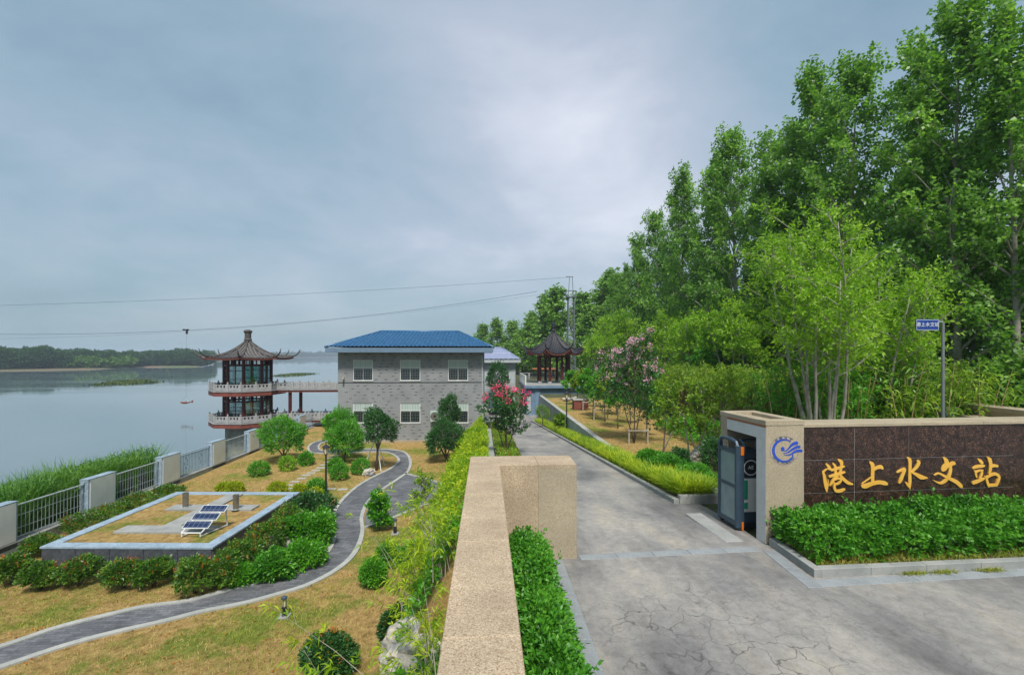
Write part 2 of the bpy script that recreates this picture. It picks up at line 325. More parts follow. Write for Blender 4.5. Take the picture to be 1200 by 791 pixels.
def lawnmat(name, g=.5):
    m, nt, b = newmat(name); b.inputs['Roughness'].default_value = .95; b.inputs['Specular IOR Level'].default_value = .1
    n = tex(nt, 'Noise', .38, 'World', 7, .68); n1 = tex(nt, 'Noise', 4.5, 'World', 6, .7)
    c = ramp(nt, n1.outputs[0], [(.3,(.22,.14,.05)),(.5,(.37,.245,.09)),(.7,(.47,.33,.135))])
    gr = ramp(nt, n1.outputs[0], [(.3,(.10,.14,.018)),(.7,(.20,.25,.04))])
    f = ramp(nt, n.outputs[0], [(g, 0.0), (g+.1, .9)]); c = mixc(nt, f, c, gr)
    n2 = tex(nt, 'Noise', 55, 'World', 4, .8); c = mixc(nt, 1.0, c, ramp(nt, n2.outputs[0], [(.25,.5),(.75,1.4)]), 'MULTIPLY')
    n5 = tex(nt, 'Noise', 14, 'World', 4, .7, mapping=(1,.45,1)); c = mixc(nt, 1.0, c, ramp(nt, n5.outputs[0], [(.3,.7),(.65,1.2)]), 'MULTIPLY')
    nt.links.new(c, b.inputs['Base Color']); bump(nt, b, n2.outputs[0], .9, .04); return m
MT['lawn'] = lawnmat('dry_lawn', .5)
MT['wood_floor'] = mk('wood_floor', (.09,.10,.035), (.05,.06,.025), 1.5, .95, bs=15, bstr=.6, coord='World', fine=(12,.5,1.3))
def watermat():
    m, nt, b = newmat('river_water'); b.inputs['Base Color'].default_value = (.115,.165,.18,1); b.inputs['Roughness'].default_value = .06; b.inputs['IOR'].default_value = 1.33; b.inputs['Specular IOR Level'].default_value = .9
    n = tex(nt, 'Noise', .9, 'World', 4, .55, mapping=(.35,1,1)); n2 = tex(nt, 'Noise', .05, 'World', 4, .6, mapping=(.35,1.3,1))
    p = bump(nt, b, n.outputs[0], .05, .04)
    nt.links.new(ramp(nt, n2.outputs[0], [(.45,.015),(.62,.09)]), b.inputs['Roughness']); return m
MT['water'] = watermat()
LG = {}
LG['poplar'] = leafmat('poplar_leaf', [(.07,.175,.028),(.15,.32,.045),(.33,.54,.11)], .5, .42, .5, .5)
LG['poplar2'] = leafmat('far_poplar_leaf', [(.09,.20,.028),(.17,.34,.05),(.29,.46,.09)], .3, .5, .5)
LG['bright'] = leafmat('yellow_green_leaf', [(.10,.22,.014),(.22,.42,.025),(.42,.62,.06)], .45, .5, .8)
LG['fresh'] = leafmat('fresh_green_leaf', [(.04,.17,.010),(.09,.32,.018),(.19,.47,.03)], .4, .42, 1.2, .5)
LG['hedge'] = leafmat('glossy_hedge_leaf', [(.03,.13,.010),(.07,.27,.018),(.18,.44,.04)], .34, .45, 1.5, .4)
LG['dark'] = leafmat('dark_green_leaf', [(.018,.065,.014),(.035,.125,.026),(.075,.21,.05)], .3, .42, 1.5, .5)
LG['photinia'] = leafmat('photinia_leaf', [(.03,.09,.012),(.07,.18,.015),(.20,.33,.02)], .3, .42, 2, .5)
LG['redtip'] = leafmat('red_young_leaf', [(.30,.09,.015),(.45,.14,.02),(.50,.27,.03)], .35)
LG['yellow'] = leafmat('golden_leaf', [(.16,.26,.01),(.33,.40,.015),(.55,.55,.02)], .4, .5, 2)
LG['lily'] = leafmat('lily_leaf', [(.09,.21,.012),(.27,.40,.018),(.62,.64,.04)], .4, .5, 1.5)
LG['bamboo'] = leafmat('bamboo_leaf', [(.12,.26,.012),(.30,.46,.02),(.60,.66,.05)], .45, .5, 2)
LG['olive'] = leafmat('olive_green_leaf', [(.08,.16,.014),(.18,.32,.025),(.37,.52,.05)], .4, .5, 1.0)
LG['bambrown'] = leafmat('dry_bamboo', [(.26,.20,.08),(.44,.35,.16),(.60,.50,.27)], .35, .7, 1.0)
LG['reed'] = leafmat('reed_leaf', [(.04,.13,.015),(.09,.23,.03),(.20,.36,.07)], .4, .5, .5)
LG['bank'] = leafmat('golden_bank_leaf', [(.10,.26,.012),(.28,.44,.018),(.60,.64,.03)], .4, .5, .9)
LG['grass'] = leafmat('grass_blade', [(.10,.20,.015),(.24,.30,.03),(.48,.38,.10)], .3, .7, .6)
LG['drygrass'] = leafmat('dry_grass_blade', [(.27,.20,.06),(.46,.35,.12),(.60,.48,.20)], .3, .8, 2)
LG['weed'] = leafmat('river_weed', [(.03,.06,.012),(.07,.11,.02),(.14,.17,.04)], .3, .6, .2)
LG['farwood'] = leafmat('far_wood_leaf', [(.018,.06,.02),(.035,.10,.03),(.07,.15,.04)], .25, .6, .15)
LG['farlight'] = leafmat('far_light_leaf', [(.06,.13,.02),(.10,.20,.03),(.15,.27,.04)], .25, .6, .15)
# ------------------------------------------------------------------ leaf geometry
def quads_mesh(name, V, mat):
    n = len(V)//4; m = bpy.data.meshes.new(name); m.vertices.add(len(V)); m.vertices.foreach_set('co', V.astype(np.float32).ravel())
    m.loops.add(n*4); m.loops.foreach_set('vertex_index', np.arange(n*4, dtype=np.int32)); m.polygons.add(n)
    m.polygons.foreach_set('loop_start', np.arange(0, n*4, 4, dtype=np.int32)); m.materials.append(mat)
    m.update(calc_edges=True); return m
def unit(a): return a/np.maximum(np.linalg.norm(a, axis=1, keepdims=True), 1e-9)
def leaves(base, dirs, length, width, r=rng, curl=.0):
    n = len(base); d = unit(dirs); q = r.normal(size=(n,3)); s = unit(np.cross(d, q)); s *= (width*.5 if np.isscalar(width) else (width*.5)[:,None])
    Ln = length if np.isscalar(length) else length[:,None]
    mid = base+d*Ln*.45; tip = base+d*Ln; tip[:,2] -= curl*(length if np.isscalar(length) else length)
    V = np.empty((n,4,3)); V[:,0] = base; V[:,1] = mid+s; V[:,2] = tip; V[:,3] = mid-s; return V.reshape(-1,3)
def shoots(pts, axes, nleaf, slen, llen, lw, spread=.9, r=rng, curl=.1):
    """leafy shoots: nleaf leaves whorled round each axis"""
    n = len(pts); a = unit(np.asarray(axes, float)+0); u = unit(np.cross(a, r.normal(size=(n,3)))); v = np.cross(a, u); out = []
    for k in range(nleaf):
        t = (k+r.random(n)*.7)/nleaf; ang = k*2.4+r.normal(0,.5,n); sp = spread*(1.15-.75*t)+r.normal(0,.15,n)
        rad = u*np.cos(ang)[:,None]+v*np.sin(ang)[:,None]
        d = a*np.cos(sp)[:,None]+rad*np.sin(sp)[:,None]; b = pts+a*(t*slen)[:,None]
        out.append(leaves(b, d, llen*(.7+.5*r.random(n)), lw*(.7+.5*r.random(n)), r, curl))
    return np.concatenate(out)
def blades(pts, h, wd, lean=.5, r=rng, seg=3):
    """long arching blades, seg quads each"""
    n = len(pts); az = r.random(n)*6.283; le = lean*(.3+r.random(n)); hh = h*(.55+.6*r.random(n)); dx = np.stack([np.cos(az), np.sin(az), 0*az], 1); sx = np.stack([-np.sin(az), np.cos(az), 0*az], 1)
    V = []
    def P(t): return pts+dx*(hh*le*t*t)[:,None]+np.array([0,0,1.])*(hh*(t-.35*le*t*t))[:,None]
    for i in range(seg):
        t0, t1 = i/seg, (i+1)/seg; w0 = wd*(1-t0**2*.8)*.5; w1 = wd*(1-t1**2)*.5+.0006
        q = np.empty((n,4,3)); q[:,0] = P(t0)-sx*w0; q[:,1] = P(t0)+sx*w0; q[:,2] = P(t1)+sx*w1; q[:,3] = P(t1)-sx*w1; V.append(q.reshape(-1,3))
    return np.concatenate(V)
def ellip_points(n, w, h, zc, r, lump=.25, nl=14, shell=.55, low=-.7):
    """points in a lumpy ellipsoid, most near its skin; returns points and outward normals"""
    d = unit(r.normal(size=(n*2,3))); d = d[d[:,2] > low][:n]; n = len(d)
    C = unit(r.normal(size=(nl,3))); s = np.max(np.clip(d@C.T, 0, 1)**7, axis=1)
    rad = (1-lump+lump*1.5*s)*(shell+(1-shell)*r.random(n)**.5)
    p = d*rad[:,None]*np.array([w/2, w/2, h/2]); p[:,2] += zc; return p, d
def shrub_parts(root, w, h, zc, mat, n, llen, lw, r, stems=4, stem_z0=0, accent=None, afrac=.15, lump=.3, bark=None, nleaf=5, slen=None):
    slen = slen or llen*1.6
    p, d = ellip_points(int(n*1.5), w*1.08, h*1.06, zc, r, lump)
    V = shoots(p, d+np.array([0,0,.5])+r.normal(0,.35,(len(p),3)), nleaf, slen, llen, lw, .9, r)
    cr = link('crown', quads_mesh('crown', V, mat), root)
    if accent is not None:
        k = int(n*afrac); p2, d2 = ellip_points(k, w*1.04, h*1.06, zc, r, lump, shell=.9, low=-.1)
        link('young_leaves', quads_mesh('young_leaves', shoots(p2, d2+np.array([0,0,.8]), 4, slen*.8, llen*.8, lw*.8, .7, r), accent), root)
    mb = MB()
    for i in range(stems):
        a = 6.283*i/stems+r.random(); q = np.array([math.cos(a)*w*.24, math.sin(a)*w*.24, zc+h*.1])
        mb.tube([(math.cos(a)*.03*w, math.sin(a)*.03*w, stem_z0-.05), (q[0]*.45, q[1]*.45, stem_z0+(q[2]-stem_z0)*.5), tuple(q)], [.02+.012*h, .014+.008*h, .006], 5)
    mb.build('stem', bark or MT['bark'], root, True)
def shrub(name, label, cat, px, py, wpx, hpx, mat, z=-3.15, n=420, llen=.06, lw=.03, stem=.1, group=None, seed=0, **kw):
    """a shrub whose foot is surveyed at (px,py); width and height given as seen there"""
    X, Y = G(px, py, z); d = Y*CA+X*SA; k = d/FPX; r = np.random.default_rng(1000+seed+int(px*7+py)); w = wpx*k; h = hpx*k
    root = thing(name, label, cat, (X, Y, z), 0, group); hc = h*(1-stem)
    w *= .84; h *= .92; sc = max(1, d/14)
    shrub_parts(root, w*1.0, hc, h-hc/2, mat, n, llen*sc**.5, lw*sc**.5, r, **kw); return root
def limb_tree(r, H, r0, start, nl, llen_f, elev, ntw, twlen, trunk_wob=.02, top=1.0, up=.35, stems=None):
    """trunk, limbs and twigs; returns (MB wood, list of twig points, list of twig dirs)"""
    mb = MB(); P = []; D = []
    def path(p, d, ln, rad, n=5, up_=0, w=.12):
        pts = [p.copy()]; d = d.copy()
        for i in range(n):
            d = d+r.normal(0, w, 3)+np.array([0,0,up_]); d /= np.linalg.norm(d); pts.append(pts[-1]+d*ln/n)
        return pts
    stems = stems or [(np.zeros(3), np.array([0,0,1.]), H, r0)]
    for (sp, sdir, sH, sr) in stems:
        tr = path(sp, sdir, sH*top, sr, 9, .10, trunk_wob)
        mb.tube(tr, [max(sr*(1-.9*i/9), .012) for i in range(10)], 7)
        for i in range(nl):
            t = start+(1-start)*(i+r.random())/nl; k = t*9; j = min(int(k), 8); p = tr[j]+(tr[j+1]-tr[j])*(k-j)
            az = i*2.4+r.normal(0,.4); el = elev(t)+r.normal(0,.12); d = np.array([math.cos(az)*math.cos(el), math.sin(az)*math.cos(el), math.sin(el)])
            ln = llen_f(t)*(.75+.5*r.random()); lp = path(p, d, ln, 0, 5, up*.12); rr = max(sr*(1-t)*.55, .012)
            mb.tube(lp, [rr*(1-.8*q/5)+.004 for q in range(6)], 4, False)
            for m in range(ntw):
                tt = .25+.75*(m+r.random())/ntw; kk = tt*5; jj = min(int(kk), 4); tp = lp[jj]+(lp[jj+1]-lp[jj])*(kk-jj)
                dd = (lp[jj+1]-lp[jj]); dd = dd/np.linalg.norm(dd)+r.normal(0,.6,3)+np.array([0,0,.25]); dd /= np.linalg.norm(dd)
                P.append(tp); D.append(dd*twlen*(.6+.7*r.random())*(1.1-.4*tt))
                if m % 2 == 0: mb.tube([tp, tp+D[-1]], [.008, .004], 3, False)
    return mb, np.array(P), np.array(D)
def twig_shoots(P, D, per, r, jit=.12, upb=.3):
    n = len(P); idx = np.repeat(np.arange(n), per); t = r.random(len(idx)); p = P[idx]+D[idx]*t[:,None]+r.normal(0, jit, (len(idx),3)); a = unit(D[idx])+r.normal(0,.7,(len(idx),3)); a[:,2] += upb; return p, a
# ------------------------------------------------------------------ terrain
def smooth(t): t = np.clip(t, 0, 1); return t*t*(3-2*t)
def zr(Y):
    Y = np.asarray(Y, float); return np.maximum(np.where(Y < 9, 0, np.where(Y < 10.6, -.084*(Y-9)**2/3.2, -.0672-.084*(Y-10.6))), -3.13)
def hfun(X, Y):
    X = np.asarray(X, float); Y = np.asarray(Y, float)
    near = -3.15+.95*smooth((X+3.2)/2.9); slope = -3.15+(zr(Y)-.12+3.15)*smooth((X+2.3)/2.1)
    g = np.where(Y < 8.6, near, slope); g = np.where(X < -3.2, -3.15, g)
    lawn = -.02-.83*smooth((Y-11.5)/6.5); mid = zr(Y)-.03
    h = np.where(X < -.001, g, np.where(X < 5.649, mid, lawn))
    far = Y > 47; h = np.where(far & (X > -16), np.where(X < 5.649, -3.16, -.85), h)
    ws = np.where(Y < 25, 9., np.where(Y < 29, 9-6*(Y-25)/4., 3.)); xb = np.where(Y < 60, -16.2, -16.2-.12*(Y-60)); t = (xb-X)/ws
    h = np.where(X < xb, -3.3-3.7*smooth(t), h); return h
Xs = sorted(set([-2400,-1200,-600,-300,-200,-150,-100,-70,-50,-40,-34]+[round(v,3) for v in np.arange(-30,-14,.5)]+[-16.2]+[float(v) for v in range(-14,-3)]+[round(v,3) for v in np.arange(-3.4,-.1,.2)]+[-.002,0.,1,2,3,4,5.648,5.65]+[float(v) for v in range(6,31)]+[35,45,60,100,200,400,900,2400]))
Ys = sorted(set([-80,-40,-20,-10]+[round(v,3) for v in np.arange(-5,47.1,.5)]+[8.599,8.6,10.9,10.92,47.02]+[50,55,60,70,80,100,150,200,300,450,700,1100,1700,2400]))
def grid_mesh(name, Xs, Ys, f, mats, mi=None):
    XX, YY = np.meshgrid(Xs, Ys); ZZ = f(XX, YY); nx = len(Xs); V = np.stack([XX, YY, ZZ], -1).reshape(-1,3)
    F = []; I = []
    for j in range(len(Ys)-1):
        for i in range(nx-1):
            a = j*nx+i; F.append((a, a+1, a+nx+1, a+nx)); I.append(mi((Xs[i]+Xs[i+1])/2, (Ys[j]+Ys[j+1])/2) if mi else 0)
    m = bpy.data.meshes.new(name); m.from_pydata(V.tolist(), [], F)
    for k in mats: m.materials.append(k)
    m.polygons.foreach_set('material_index', I); m.polygons.foreach_set('use_smooth', [True]*len(F)); m.update(); return m
ground = link('ground', grid_mesh('ground', Xs, Ys, hfun, [MT['lawn'], MT['wood_floor'], MT['rubble']],
    lambda x, y: 0 if (-15.9 < x < 0 or 5.6 < x < 12.5) and -10 < y < 48 else (2 if -20 < x <= -15.9 and 24 < y < 60 else 1)), kind='structure')
WZ = -5.6
MB().add([(-2400,-80,WZ),(-16.6,-80,WZ),(-16.6,60,WZ),(-260,2400,WZ),(-2400,2400,WZ)], [(0,1,2,3,4)]).build('river', MT['water'], kind='structure')
# far bank
bank_px = [(-420,441),(-200,437.5),(0,435),(60,434),(120,432.8),(170,430.5),(240,430),(251,427),(254,424.5),(275,421.8),(310,420),(350,419)]
bl = [G(a, b, WZ) for a, b in bank_px]
bl = [(x, y) for x, y in bl]+[(-330,2350)]
mb = MB(); top = []
for i, (x, y) in enumerate(bl):
    l = math.hypot(x, y); top.append((x/l, y/l))
mb_v = []; mb_f = []
for i, (x, y) in enumerate(bl):
    dx, dy = top[i]; nxt = bl[min(i+1, len(bl)-1)]; prv = bl[max(i-1, 0)]
    tx, ty = nxt[0]-prv[0], nxt[1]-prv[1]; l = math.hypot(tx, ty); nx_, ny_ = -ty/l, tx/l
    if i > 8: nx_, ny_ = -1, 0
    mb_v += [(x, y, WZ-.6), (x+nx_*6, y+ny_*6, WZ+.55), (x+nx_*16, y+ny_*16, WZ+.9), (max(x+nx_*900, -2390), min(y+ny_*900, 2390), WZ+1.5)]
for i in range(len(bl)-1):
    for k in range(3): mb_f.append((i*4+k, i*4+k+1, (i+1)*4+k+1, (i+1)*4+k))
mb.add(mb_v, mb_f); mb.mi = [0 if i % 3 < 2 else 1 for i in range(len(mb_f))]
mb.build('far_bank', [MT['sand'], MT['wood_floor']], kind='structure')
# ------------------------------------------------------------------ roads and paths
def strip(name, lf, rf, Ys, mat, dz=0.0, n=8, **tags):
    v = []; f = []
    for j, y in enumerate(Ys):
        a, b = lf(y), rf(y)
        for i in range(n+1): v.append((a+(b-a)*i/n, y, float(zr(y))+dz))
    for j in range(len(Ys)-1):
        for i in range(n): q = j*(n+1)+i; f.append((q, q+1, q+n+2, q+n+1))
    mb = MB(); mb.add(v, f); return mb.build(name, mat, **tags)
GA = R(3.1)                                   # the gate line is turned a little against the drive
P0 = Vector((4.947, 8.32, 0)); U = Vector((math.cos(GA), math.sin(GA), 0)); Vv = Vector((-math.sin(GA), math.cos(GA), 0))
def rl(Y): return 1.5 if Y < 9 else 1.32+.012*(Y-9) if Y < 40 else 1.7
def rr_(Y): return 4.93 if Y < 11.0 else 4.36
yy = [8.05+.5*i for i in range(79)]; yy = [y for y in yy if y < 47]+[47.0]
drive = strip('driveway', rl, rr_, sorted(yy+[10.99, 11.0, 9.0]), MT['road'], kind='structure')
fore = MB().add([(.9,-8,.004),(30,-8,.004),(30,6.6,.004),(30,8.6,.004),(5.0,8.3,.004),(.9,8.06,.004)], [(0,1,2,3,4,5)]).build('forecourt', MT['road'], kind='structure')
MB().add([(-12,46.9,-3.12),(5.6,46.9,-3.12),(5.6,62,-3.12),(-12,62,-3.12)], [(0,1,2,3)]).build('car_park', MT['road'], kind='structure')
def slabs(pa, pb, width, length, z0, z1, name, mat, parent, side=1, gap=.006, jitter=.002):
    """a row of separate slabs from pa to pb, laid to one side of the line"""
    a = Vector(pa[:2]).to_3d(); b = Vector(pb[:2]).to_3d(); L_ = (b-a).length; n = max(1, round(L_/length)); l = L_/n
    base = MB().cbox(gap/2, l-gap/2, 0 if side > 0 else -width, width if side > 0 else 0, z0, z1, .006).mesh(name, mat)
    ang = math.atan2(b.y-a.y, b.x-a.x)
    for i in range(n):
        o = link(name, base, parent); p = a+(b-a)*i/n; o.location = (p.x, p.y, random.uniform(-jitter, jitter)); o.rotation_euler.z = ang
g = lambda px, py: G(px, py, 0)
slabs(g(681,656.5), g(893,646), .2, .62, -.05, .012, 'paving_slab', MT['slab'], fore, 1)
slabs((.9,2.3), (.9,7.85), .34, .55, -.05, .014, 'paving_slab', MT['slab'], fore, -1)
slabs((1.24+.012,2.3), (1.24+.012,7.9), .012, 2.0, -.05, .006, 'joint', MT['black'], fore, -1)
k1, k2, k3 = g(894,646), g(947,689), g(1215,674)
slabs(k2, k1, .22, .6, -.05, .014, 'paving_slab', MT['slab'], fore, -1)
k4 = (k2[0]+.0, k2[1]); slabs((k4[0]+.2, k4[1]+.01), (k3[0]+1.2, k3[1]+.07), .22, .75, -.05, .012, 'paving_slab', MT['slab'], fore, 1)
slabs(k2, (k2[0]+.06, -6), .014, 3, -.05, .006, 'joint', MT['black'], fore, 1)
# track slab where the sliding gate runs
mb = MB(); mb.cbox(0,.34,-.0,1.55,-.05,.012); o = mb.build('gate_track_slab', MT['kerb'], fore); o.location = (4.28,8.45,0); o.rotation_euler.z = GA
bed = thing('sign_bed_kerb', 'low grey stone kerb round the hedge bed in front of the dark sign wall', 'kerb')
kc = (k2[0]+.30, k2[1]+.30)
slabs((kc[0], kc[1]), (P0.x+.02, P0.y-.05), .13, .85, -.05, .13, 'kerbstone', MT['kerb'], bed, -1)
slabs((kc[0]+.001, kc[1]), (k3[0]+3, k3[1]+.33), .13, .95, -.05, .13, 'kerbstone', MT['kerb'], bed, 1)
mb = MB().prism([(kc[0]+.14, kc[1]+.14), (k3[0]+3, k3[1]+.46), (14, 8.95), (P0.x+.1, P0.y+.05)], -.05, .085); mb.build('bed_soil', MT['soil'], kind='structure')
# garden path
def cr(pts, n=6):
    P = [Vector(p) for p in pts]; P = [P[0]*2-P[1]]+P+[P[-1]*2-P[-2]]; o = []
    for i in range(1, len(P)-2):
        for k in range(n):
            t = k/n; o.append(.5*((2*P[i])+(P[i+1]-P[i-1])*t+(2*P[i-1]-5*P[i]+4*P[i+1]-P[i+2])*t*t+(-P[i-1]+3*P[i]-3*P[i+1]+P[i+2])*t**3))
    o.append(P[-2]); return o
pairs = [((-150,800),(-150,835)),((0,756.5),(8,782)),((65,735),(80,758)),((121,720.7),(140,742)),((169,710),(193,730)),((220,703),(240,718)),((265,691),(290,708)),((300,682),(330,697)),
 ((329,675),(362,687)),((356.5,665),(395,670)),((377,651.5),(415,653)),((387,635.5),(424,637)),((390,617),(427,622)),((389.5,601.5),(426,606)),((399.7,585.5),(434,588)),((418,569.6),(450,574)),
 ((438,558),(470,560.5)),((456.6,549),(480,552)),((465.5,540.5),(482.4,540)),((462,534.6),(475.6,530.5)),((454,531),(459.6,527)),((440,529.8),(437,526)),((410,531),(410,526.6)),((384,532),(383,527.9)),
 ((365.6,531),(376,527.2)),((360.6,527.5),(374.4,524.3)),((361,523),(376,521)),((369,518),(382,518)),((390,513.5),(396,515.4))]
GZ = -3.15
LP = cr([G(*a) for a, b in pairs]); RP = cr([G(*b) for a, b in pairs])
def ribbon(A, B, z, name, mat, th=0, **tags):
    n = len(A); mb = MB(); v = [(p[0],p[1],z) for p in A]+[(p[0],p[1],z) for p in B]; f = [(i, n+i, n+i+1, i+1) for i in range(n-1)]
    if th:
        v += [(p[0],p[1],z-th) for p in A]+[(p[0],p[1],z-th) for p in B]
        f += [(2*n+i, i, i+1, 2*n+i+1) for i in range(n-1)]+[(n+i, 3*n+i, 3*n+i+1, n+i+1) for i in range(n-1)]
    return mb.add(v, f).build(name, mat, **tags)
def inset(A, B, d): return [a+(b-a).normalized()*d for a, b in zip(A, B)]
pth = ribbon(LP, RP, GZ+.012, 'garden_path', MT['path'], kind='structure')
for A, B in ((LP, RP), (RP, LP)):
    I = inset(A, B, .17); (ribbon(A, I, GZ+.045, 'path_edging', MT['edging'], .09, parent=pth))
ap = [G(*p) for p in [(427.5,617),(455,608),(489,594),(520,583),(525,570),(505,563),(489,559),(474,555.5),(462,566),(447,577),(434,590),(427,606)]]
MB().prism(ap, GZ-.05, GZ+.008).build('paved_apron', MT['path'], kind='structure')
E1 = [Vector(G(*p)) for p in [(427,617.5),(455,608.5),(489,594.5),(520,583)]]; E1b = [p+Vector((.03,-.17)) for p in E1]
ribbon(E1, E1b, GZ+.045, 'path_edging', MT['edging'], .09, parent=pth)
E1 = [Vector(G(*p)) for p in [(474,555.5),(489,559.5),(505,563.5),(525,571)]]; E1b = [p+Vector((.03,.17)) for p in E1]
ribbon(E1, E1b, GZ+.045, 'path_edging', MT['edging'], .09, parent=pth)
st = MB().cbox(-.3,.3,-.17,.17,-.05,.03,.012).mesh('stepping_stone', MT['edging'])
for i, (a, b) in enumerate([(380,557),(392,580),(430,534),(472,512),(502,492),(535,477),(567,460),(600,442),(622,424),(645,405),(672,377),(690,362),(665,583),(745,585)]):
    p = G(270+a/5.65, 470+b/5.65); o = link('stepping_stone', st, ground); o.location = (p[0], p[1], GZ); o.rotation_euler.z = R(random.uniform(-6, 6)); o.scale = (random.uniform(.75,.95), random.uniform(.55,.75), 1)
# ------------------------------------------------------------------ parapet wall by the camera
t = thing('boundary_wall', 'long buff granite wall with a flat top running away between the hedge and the garden', 'wall', (0,0,0))
MB().box(-.275,.215,-4,7.88,-3.2,1.5).build('wall_core', MT['granite'], t)
cs = MB().cbox(-.28,.22,0.001,1.597,1.5,1.55,.006).mesh('coping_stone', MT['granite'])
for i in range(8): o = link('coping_stone', cs, t); o.location = (0, 7.9-1.6*(i+1), 0)
MB().box(-.275,1.475,7.92,8.58,-3.2,1.49).build('wall_core', MT['granite'], t)
MB().cbox(-.28,.849,7.9,8.6,1.49,1.555,.006).build('coping_stone', MT['granite'], t)
MB().cbox(.852,1.48,7.9,8.6,1.49,1.555,.006).build('coping_stone', MT['granite'], t)
MB().box(.222,.849,7.895,7.925,0,1.488).build('facing_panel', MT['granite'], t)
MB().box(.852,1.483,7.895,7.925,0,1.488).build('facing_panel', MT['granite2'], t)
MB().box(1.47,1.483,7.927,8.595,0,1.488).build('facing_panel', MT['granite2'], t)
# kerb wall on the left of the drive, falling with it
mb = MB(); ys = [8.62+1.3*i for i in range(22)]
kb = thing('low_kerb_wall', 'low pale stone kerb wall sloping down between the golden shrubs and the red flowered tree', 'low wall')
for a, b in zip(ys[:-1], ys[1:]):
    za, zb = float(zr(a)), float(zr(b)); m = MB()
    m.add([(0,a,za-1.2),(.33,a,za-1.2),(.33,b,zb-1.2),(0,b,zb-1.2),(0,a,za+.1),(.33,a,za+.1),(.33,b-.006,zb+.1),(0,b-.006,zb+.1)], [(0,3,2,1),(4,5,6,7),(0,1,5,4),(1,2,6,5),(2,3,7,6),(3,0,4,7)])
    m.build('kerb_block', MT['kerb'], kb)
# kerb right of the drive and the flower bed kerb
kb = thing('drive_kerb', 'grey concrete kerb edging the yellow lily bed along the drive', 'kerb')
ys = [11.05+1.0*i for i in range(37)]
for a, b in zip(ys[:-1], ys[1:]):
    za, zb = float(zr(a)), float(zr(b)); m = MB()
    m.add([(4.36,a,za-.2),(4.49,a,za-.2),(4.49,b,zb-.2),(4.36,b,zb-.2),(4.36,a,za+.1),(4.49,a,za+.1),(4.49,b-.008,zb+.1),(4.36,b-.008,zb+.1)], [(0,3,2,1),(4,5,6,7),(0,1,5,4),(1,2,6,5),(2,3,7,6),(3,0,4,7)])
    m.build('kerbstone', MT['kerb'], kb)
for i in range(1): MB().cbox(4.50,5.42,11.05,11.18,-.2,.08).build('kerbstone', MT['kerb'], kb)
# white retaining wall of the upper lawn
rw = thing('retaining_wall', 'grey white retaining wall growing taller along the drive with a stone coping', 'wall')
mb = MB(); ys = [11.2+.8*i for i in range(49)]
def wt(Y): return -.80+.86*(1-float(smooth((Y-11.2)/6.5)))+0.0
vs = []; fs = []
for y in ys: vs += [(5.45,y,-3.3),(5.45,y,wt(y)-.05),(5.66,y,wt(y)-.05),(5.66,y,-3.3)]
for i in range(len(ys)-1):
    for k in range(3): fs.append((i*4+k, i*4+k+1, i*4+k+5, i*4+k+4))
fs += [(0,1,2,3), tuple((len(ys)-1)*4+k for k in (3,2,1,0))]
mb.add(vs, fs).build('wall_core', MT['whitewall'], rw)
for a, b in zip(ys[:-1], ys[1:]):
    m = MB(); za, zb = wt(a), wt(b)
    m.add([(5.41,a,za-.05),(5.70,a,za-.05),(5.70,b-.01,zb-.05),(5.41,b-.01,zb-.05),(5.41,a,za+.03),(5.70,a,za+.03),(5.70,b-.01,zb+.03),(5.41,b-.01,zb+.03)], [(0,3,2,1),(4,5,6,7),(0,1,5,4),(1,2,6,5),(2,3,7,6),(3,0,4,7)])
    m.build('coping_stone', MT['edging'], rw)
# ------------------------------------------------------------------ gate pillar, sliding gate, sign wall (frame u,v along the gate line)
def uv(name, label, cat): return thing(name, label, cat, tuple(P0), GA)
gp = uv('gate_pillar', 'hollow buff granite gate pillar with a round blue emblem on its face', 'gate pillar')
MB().box(0.002,.72,0,.28,0,2.10).build('front_pier', MT['granite2'], gp)
MB().box(.60,.718,.28,1.26,0,2.10).build('back_wall', MT['wtile'], gp)
MB().box(0.002,.74,1.26,1.50,0,2.10).build('rear_pier', MT['granite2'], gp)
MB().box(-.004,.0,.003,.277,.0,1.85).build('cladding_panel', MT['wtile'], gp)
MB().box(.0,.14,.282,1.258,1.85,2.06).build('lintel', MT['wtile'], gp)
MB().box(-.006,.0,.003,1.25,2.06,2.10).build('rust_strip', MT['rust'], gp)
MB().box(-.004,-.001,.003,.277,1.853,2.058).build('cladding_panel', MT['wtile'], gp)
mb = MB().cbox(-.012,.73,-.008,.20,2.102,2.19,.006); mb.build('coping_stone', MT['granite2'], gp)
MB().cbox(-.012,.16,.203,1.297,2.102,2.185,.006).build('coping_stone', MT['granite2'], gp)
MB().cbox(-.012,.75,1.30,1.51,2.102,2.19,.006).build('coping_stone', MT['granite2'], gp)
MB().cbox(.56,.75,.203,1.297,2.102,2.185,.006).build('coping_stone', MT['granite2'], gp)
MB().box(.16,.56,.2,1.3,2.06,2.12).build('top_slab', MT['granite2'], gp)
bolt = MB().box(-.010,-.004,-.008,.008,-.008,.008).mesh('bolt', MT['steel'])
for z in (.25,.5,.95,1.4,1.75): o = link('bolt', bolt, gp); o.location = (0,.07,z)
